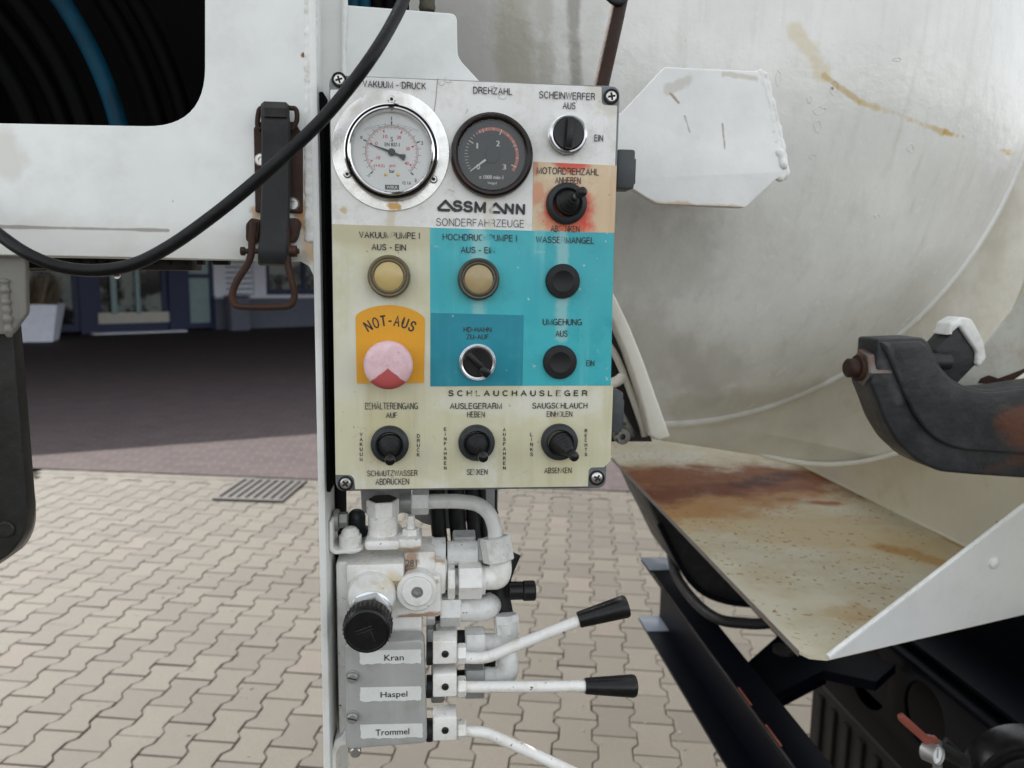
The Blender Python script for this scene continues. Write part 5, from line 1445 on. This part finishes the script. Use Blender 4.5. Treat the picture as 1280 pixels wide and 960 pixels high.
# gusset rising to the right
dv = (A5 - A4); dv.z = 0; A6 = A4 + dv * 1.5
nrmg = Vector((dv.y, -dv.x, 0)).normalized()
def onplane(u, v, p0, n):
    d = Ti.to_3x3() @ ray(u, v); t_ = (p0 - CT).dot(n) / d.dot(n); return CT + d * t_
gtop = onplane(1285, 628, A4, nrmg); gt2 = A4 + (gtop - A4) * 1.5
mb = MB(); mb.slab([A4 + nrmg * .001, A6 + nrmg * .001, gt2 + nrmg * .001, A4 + Vector((0, 0, .002)) + nrmg * .001], nrmg * .004); gs = finish('gusset', mb, m_gus, tray, T)
mb = MB(); mb.tube([A4 + Vector((0, 0, .002)), gt2], .0028, 8, 1, False); finish('gusset_edge', mb, m_weld, gs, T)
mb = MB(); c_ = onplane(1237, 701, A4, nrmg)
mb.lathe([(.0085, 0), (.008, .003), (.004, .0055), (.0001, .006)], Matrix.Translation(c_ + nrmg * .005) @ nrmg.to_track_quat('Z', 'Y').to_matrix().to_4x4(), 20); finish('rivet', mb, m_weld, gs, T)
# cradle wall along the right of the tray
nw = Vector((dirw.y, -dirw.x, 0)).normalized()
def wp(u, v): return onplane(u, v, Bk, nw)
top = [(1300, 300), (1262, 395), (1228, 460), (1170, 520), (1110, 560), (1040, 574), (985, 560), (900, 540)]
mb = MB(); mb.slab([Bf2 + dirw * .3, Bn] + [Vector((Bn.x, Bn.y, wp(1300, 300).z))] + [wp(*p) for p in top], Vector((.005, 0, 0))); finish('side_wall', mb, m_wall, tray, T)
mb = MB(); mb.tube([Bf2 + Vector((0, 0, .002)), Bn + Vector((0, 0, .002))], .003, 8, 1, False); finish('wall_weld', mb, m_wall, tray, T)
# darker grey sheet with a chipped patch at the right edge
gsq = thing('grey_side_sheet', 'grey green sheet with dark red chipped paint at the right picture edge', 'sheet', L(1260, 470, .40))
mb = MB(); prism(mb, [[(1180, 452), (1232, 433), (1300, 345), (1400, 345), (1400, 500), (1180, 500)]], .30, .004); finish('sheet', mb, m_greywall, gsq, T)
mb = MB(); prism(mb, [[(1222, 479), (1226, 473), (1236, 469), (1248, 473), (1262, 468), (1275, 463), (1300, 452), (1300, 470), (1272, 476), (1258, 481), (1240, 480)]], .2995, .0004); finish('chipped_patch', mb, m_rusty, gsq, T)
mb = MB(); mb.tube([L(1262, 482, .296), L(1300, 456, .296)], .003, 8, 1, False); finish('edge_bar', mb, m_wall, gsq, T)

# ------------------------------------------------------------------ clamp arm
ca = thing('clamp_arm', 'thick black forged steel clamp arm with rusty bolt against the tank', 'clamp arm', L(1180, 600, .22))
yc2 = .205
outl = [(1098, 424), (1156, 422), (1163, 430), (1169, 444), (1176, 458), (1191, 474), (1207, 483), (1234, 488.5), (1262, 486), (1300, 480), (1360, 474), (1360, 604), (1280, 598), (1220, 594), (1175, 590), (1147, 577), (1122, 554), (1106, 527), (1098, 505), (1088, 480), (1096, 450)]
mb = MB(); prism(mb, [rquad(outl, [4, 7, 4, 4, 5, 6, 8, 8, 8, 8, 0, 0, 8, 8, 10, 10, 8, 6, 5, 5, 5], 3)], yc2, .045, .004); finish('arm', mb, m_clamp, ca, T)
inner = [(1103, 428), (1153, 427), (1160, 433), (1167, 447), (1175, 461), (1190, 477), (1206, 486), (1234, 491.5), (1262, 489), (1300, 484), (1360, 478), (1360, 570), (1280, 568), (1205, 563), (1180, 555), (1160, 540), (1145, 520), (1134, 497), (1122, 468), (1112, 445)]
mb = MB(); prism(mb, [rquad(inner, [3, 5, 4, 4, 5, 6, 8, 8, 8, 8, 0, 0, 8, 10, 10, 8, 8, 6, 6, 5], 3)], yc2 - .0075, .009, .0030); finish('raised_web', mb, m_clamp, ca, T)
mb = MB(); hx(mb, 1075, 1104, 459, 22, yc2 + .020, 6, .0018, R(12)); bo = finish('nut', mb, m_rust_light, ca, T)
mb = MB(); hx(mb, 1058, 1090, 460, 11.5, yc2 + .020, 20, .002); hx(mb, 1070, 1090, 460, 16, yc2 + .020, 20, .001); finish('bolt_end', mb, m_rusty, ca, T)
mb = MB(); hx(mb, 1160, 1186, 452, 10, yc2 + .03, 16, .001); finish('bolt_shank', mb, m_clamp, ca, T)
lg = thing('welded_lug', 'black square lug with thick white weld above the clamp arm', 'lug', L(1200, 475, .25))
mb = MB(); prism(mb, [rquad([(1170, 438), (1199, 406), (1222, 441), (1221, 454), (1196, 480), (1180, 465)], 2)], .245, .03, .001); finish('lug_plate', mb, m_clamp, lg, T)
mb = MB(); prism(mb, [rquad([(1200, 408), (1186, 420), (1190, 404), (1204, 396), (1216, 399), (1223, 412), (1231, 428), (1234, 448), (1225, 459), (1221, 455), (1222, 440), (1211, 424)], 3)], .240, .03, .003); finish('weld_cap', mb, m_weld, lg, T)


# ------------------------------------------------------------------ chassis rails
def ch(x, y, h): return Vector((CT.x + x, y, HZ - h))
y_end = LZ(801, 698, HZ - .75).y
xL = LZ(801, 698, HZ - .75).x - CT.x
r1 = thing('chassis_rail', 'left black chassis rail with pale blue cut end, running under the tray', 'chassis rail', ch(xL, y_end, .93), group='chassis rails')
def cprofile(x, sgn, h1, h2, y0, y1, w=.066, th=.008):
    mb = MB()
    xw = x + sgn * w
    mb.box((CT.x + min(x, xw), y0, HZ - h1 - th), (CT.x + max(x, xw), y1, HZ - h1), .002)
    mb.box((CT.x + min(x, xw), y0, HZ - h2), (CT.x + max(x, xw), y1, HZ - h2 + th), .002)
    mb.box((CT.x + min(xw, xw - sgn * th), y0 + .001, HZ - h2 + th - .001), (CT.x + max(xw, xw - sgn * th), y1 - .001, HZ - h1 - th + .001), .001)
    return mb
finish('channel', cprofile(xL, 1, .75, .925, -.3, y_end), m_dark, r1, T)
for h_ in (.7485, .916):
    mb = MB()
    mb.box((CT.x + xL - .001, y_end - .09, HZ - h_), (CT.x + xL + .068, y_end + .001, HZ - h_ + .001), .0004)
    finish('blue_end', mb, m_capblue, r1, T)
mb = MB(); mb.box((CT.x + xL + .0005, -.3, HZ - .7505), (CT.x + xL + .004, y_end - .10, HZ - .7475), .0008); pass
finish('side_strip', mb, m_leg, r1, T)
for k in range(3):
    mb = MB()
    mb.box((CT.x + xL + .0045, .36 + k * .12, HZ - .7485), (CT.x + xL + .0075, .42 + k * .12, HZ - .7465), .0005)
    finish('red_mark', mb, m_red, r1, T)
r2 = thing('chassis_rail', 'right black chassis rail with round lightening holes in its side', 'chassis rail', ch(.95, .5, .98), group='chassis rails')
xR = .95
# web with holes: outline in (y,z)
def circ(c, r, n=28): return [(c[0] + r * math.cos(2 * pi * k / n), c[1] + r * math.sin(2 * pi * k / n)) for k in range(n)]
XW = CT.x + xR
hc = [LX(1087, 842, XW), LX(1157, 893, XW), LX(1010, 800, XW)]
mb = MB(); YZ = Matrix(((0, 0, 1, XW), (1, 0, 0, 0), (0, 1, 0, 0), (0, 0, 0, 1)))
mb.shape([[(-.4, HZ - .975), (2.4, HZ - .975), (2.4, HZ - .757), (-.4, HZ - .757)]] + [circ((h_.y, h_.z), .062 if i_ else .075) for i_, h_ in enumerate(hc[:2])], .008, YZ, .001)
finish('web', mb, m_dark, r2, T)
mb = MB(); mb.box((XW - .002, -.4, HZ - .757), (XW + .085, 2.4, HZ - .749), .002); mb.box((XW - .002, -.4, HZ - .983), (XW + .085, 2.4, HZ - .975), .002); finish('flange', mb, m_dark, r2, T)
# cross members
cm = thing('cross_member', 'black cross plate joining the two chassis rails below the tray corner', 'cross member', LZ(970, 850, HZ - .78))
zc = HZ - .775
mb = MB(); pts_ = [LZ(u, v, zc) for (u, v) in ((930, 832), (984, 784), (1040, 800), (1120, 830), (1095, 852), (1030, 838), (968, 868), (945, 850))]
mb.slab(pts_, (0, 0, -.02)); finish('plate', mb, m_dark, cm, T)
mb = MB(); mb.slab([LZ(u, v, zc - .03) for (u, v) in ((968, 872), (1030, 842), (1033, 848), (972, 880))], (0, 0, -.012)); finish('bar', mb, m_dark, cm, T)
mb = MB(); c_ = LZ(979, 815, zc + .001); mb.lathe([(.022, 0), (.022, .01), (.012, .012), (.0001, .012)], Matrix.Translation(c_), 20); finish('bolt', mb, m_leg, cm, T)
# wheel-like ring and hose under the tray
ty = thing('black_mudguard', 'black rounded mudguard showing below the left edge of the tray', 'mudguard', L(930, 758, 1.0))
mb = MB(); prism(mb, [[(806, 618), (1060, 618), (1062, 650), (1050, 700), (1020, 735), (975, 755), (930, 758), (905, 754), (888, 748), (874, 739), (862, 727), (851, 711), (843, 695), (832, 672), (818, 645)]], 1.0, .25, .01)
finish('guard', mb, m_rubber, ty, T)
mb = MB(); mb.tube([L(u, v, .995) for (u, v) in ((824, 655), (843, 693), (862, 725), (888, 746), (930, 756), (975, 753), (1020, 733))], .006, 8, 4); finish('rolled_edge', mb, m_dark, ty, T)
hs_ = thing('hanging_black_hose', 'slim black hose looping below the left edge of the tray', 'hose', LZ(900, 770, HZ - .7))
mb = MB(); zz = HZ - .70
mb.tube([LZ(u, v, zz) for (u, v) in ((836, 665), (843, 712), (866, 749), (896, 773), (930, 779), (960, 779), (1020, 770))], .0115, 14, 6); finish('hose', mb, m_rubber, hs_, T)
# ribbed brownish box between the rails
rb_ = thing('ribbed_storage_box', 'grey brown ribbed side of a box standing between the rails', 'box', LZ(1060, 930, HZ - 1.15))
zb = HZ - 1.15
p0_, p1_ = LZ(1008, 848, zb), LZ(1075, 965, zb)
mb = MB(); bxx = p0_.x + .02
mb.box((bxx, p1_.y - .4, zb - .28), (bxx + .5, p0_.y, zb), .006); finish('body', mb, mat('box_brown', (.014, .012, .010), .8, dirt=((.02, .018, .015), .6, 9), spec=.15), rb_, T)
for k in range(9):
    mb = MB(); y_ = p0_.y - .05 - k * .07; mb.box((bxx - .012, y_ - .025, zb - .26), (bxx - .001, y_, zb - .02), .002); finish('rib', mb, bpy.data.materials['box_brown'], rb_, T)
# ball valve with red lever and small round gauge
bv = thing('ball_valve', 'small ball valve with faded red lever in front of the right rail', 'valve', L(1160, 940, .12))
yv = .30
mb = MB(); prism(mb, [rquad([(1124, 896), (1130, 893), (1160, 920), (1172, 922), (1175, 934), (1162, 937), (1152, 926), (1126, 903)], 2)], yv, .006, .001); finish('lever', mb, m_red, bv, T)
mb = MB(); mb.cyl(L(1170, 932, yv + .01), L(1205, 952, yv + .02), .010, seg=16); mb.cyl(L(1182, 925, yv + .02), L(1198, 940, yv + .02), .004, seg=12); finish('body', mb, m_leg, bv, T)
sg = thing('small_round_gauge', 'tiny white dial pressure gauge beside the red valve lever', 'gauge', L(1171, 960, .12))
q_ = pxm(yv - .01); M_ = item(1172, 944, 0, yv - .01) @ Matrix.Rotation(R(22), 4, 'Y') @ Matrix.Rotation(R(-10), 4, 'X')
mb = MB(); mb.lathe([(14 * q_, -.018), (14.5 * q_, 0), (13.5 * q_, .002), (12 * q_, .001), (12 * q_, -.001)], M_, 32, caps=False); mb.cyl(L(1172, 955, yv), L(1172, 985, yv), .006, seg=12); finish('case', mb, m_steel, sg, T)
mb = MB(); mb.lathe([(12.2 * q_, -.003), (12.2 * q_, -.001), (.0001, -.001)], M_, 28); finish('dial', mb, m_dial, sg, T)
mb = MB()
for k in range(13): tick(mb, 8.5 * q_, 10.5 * q_, 225 - 22.5 * k, .0008, M_, 0)
tick(mb, -4 * q_, 9 * q_, 80, .0016, M_, .0004); finish('needle', mb, m_ink_solid, sg, T)
# black round filter bowl at the lower right corner
fb = thing('black_filter_cap', 'round black ribbed cap in the bottom right corner', 'cap', L(1240, 960, .2))
cc = L(1292, 992, .36); qf = pxm(.36)
mb = MB(); Mf = Matrix.Translation(cc) @ Matrix.Rotation(R(-18), 4, 'Z') @ RX()
mb.lathe([(82 * qf, -.05), (84 * qf, -.01), (80 * qf, 0), (74 * qf, .001), (72 * qf, -.006), (60 * qf, -.006), (58 * qf, .002), (50 * qf, .004), (.0001, .004)], Mf, 64); finish('cap', mb, m_black, fb, T)
# dark drive parts under the tray, right
dk = thing('black_side_panel', 'large glossy black panel under the white gusset at the right', 'panel', LX(1200, 860, CT.x + 1.25))
mb = MB(); mb.box((CT.x + 1.10, -.3, HZ - 1.05), (CT.x + 1.12, 2.6, HZ - .50), .004); mb.box((CT.x + .97, -.3, HZ - .735), (CT.x + 1.10, 2.6, HZ - .725), .002); finish('panel', mb, m_dark, dk, T)

# ------------------------------------------------------------------ left lower support
sl = thing('support_leg', 'dark oily steel leg with rounded foot at the left picture edge', 'support leg', L(10, 700, .06))
yl = .045
mb = MB(); prism(mb, [rquad([(-60, 330), (8, 330), (14, 400), (17, 430), (34, 640), (30, 670), (12, 694), (-20, 712), (-60, 700)], [0, 2, 2, 6, 12, 12, 14, 14, 0])], yl, .016, .002); finish('arm', mb, m_leg, sl, T)
mb = MB(); prism(mb, [rquad([(-60, 520), (20, 560), (39, 625), (39, 660), (28, 685), (-10, 712), (-60, 712)], [0, 10, 14, 14, 14, 14, 0])], yl + .02, .010, .002); finish('cheek_plate', mb, mat('cheek_grey', (.30, .28, .24), .5, dirt=((.2, .18, .15), .5, 20)), sl, T)
mb = MB(); M_ = item(9, 661, 0, yl); mb.lathe([(10.5 * qp, -.002), (10.5 * qp, .0022), (9 * qp, .0034), (.0001, .0036)], M_, 28); finish('bolt', mb, m_leg, sl, T)
sb = thing('weld_on_bracket', 'dirty grey bracket with vertical weld hanging under the white frame at left', 'bracket', L(20, 420, .03))
mb = MB(); prism(mb, [rquad([(-60, 318), (32, 319), (33, 392), (21, 408), (14, 418), (-60, 418)], [0, 1, 3, 2, 3, 0])], .030, .006, .001); finish('plate', mb, m_bracket, sb, T)
weld([(6, 348), (8, 380), (12, 424)], .0295, 5, sb, m_bracket, .2, 2.2, .8)
ur = thing('underside_rail', 'black greasy rail under the bottom edge of the white frame', 'rail', L(150, 336, .08))
mb = MB(); a = L(30, 318, .07); b = L(300, 334, .07)
mb.box((L(-80, 330, .07).x, .07, L(60, 336, .07).z), (L(240, 330, .07).x, .10, L(60, 312, .07).z), .002); finish('rail', mb, m_leg, ur, T)
mb = MB(); mb.tube([L(32, 337, .066), L(70, 339, .066), L(110, 338.5, .066)], .0012, 8, 3); finish('wire', mb, m_bracket, ur, T)
mb = MB()
for k in range(12):
    u = 90 + k * 17 + random.uniform(-5, 5); mb.box(tuple(L(u, 331, .065)), tuple(L(u + random.uniform(4, 12), 325, .065) + Vector((0, .01, 0))), .001)
finish('grease_lump', mb, m_rubber, ur, T)

print('objects', len(bpy.data.objects))
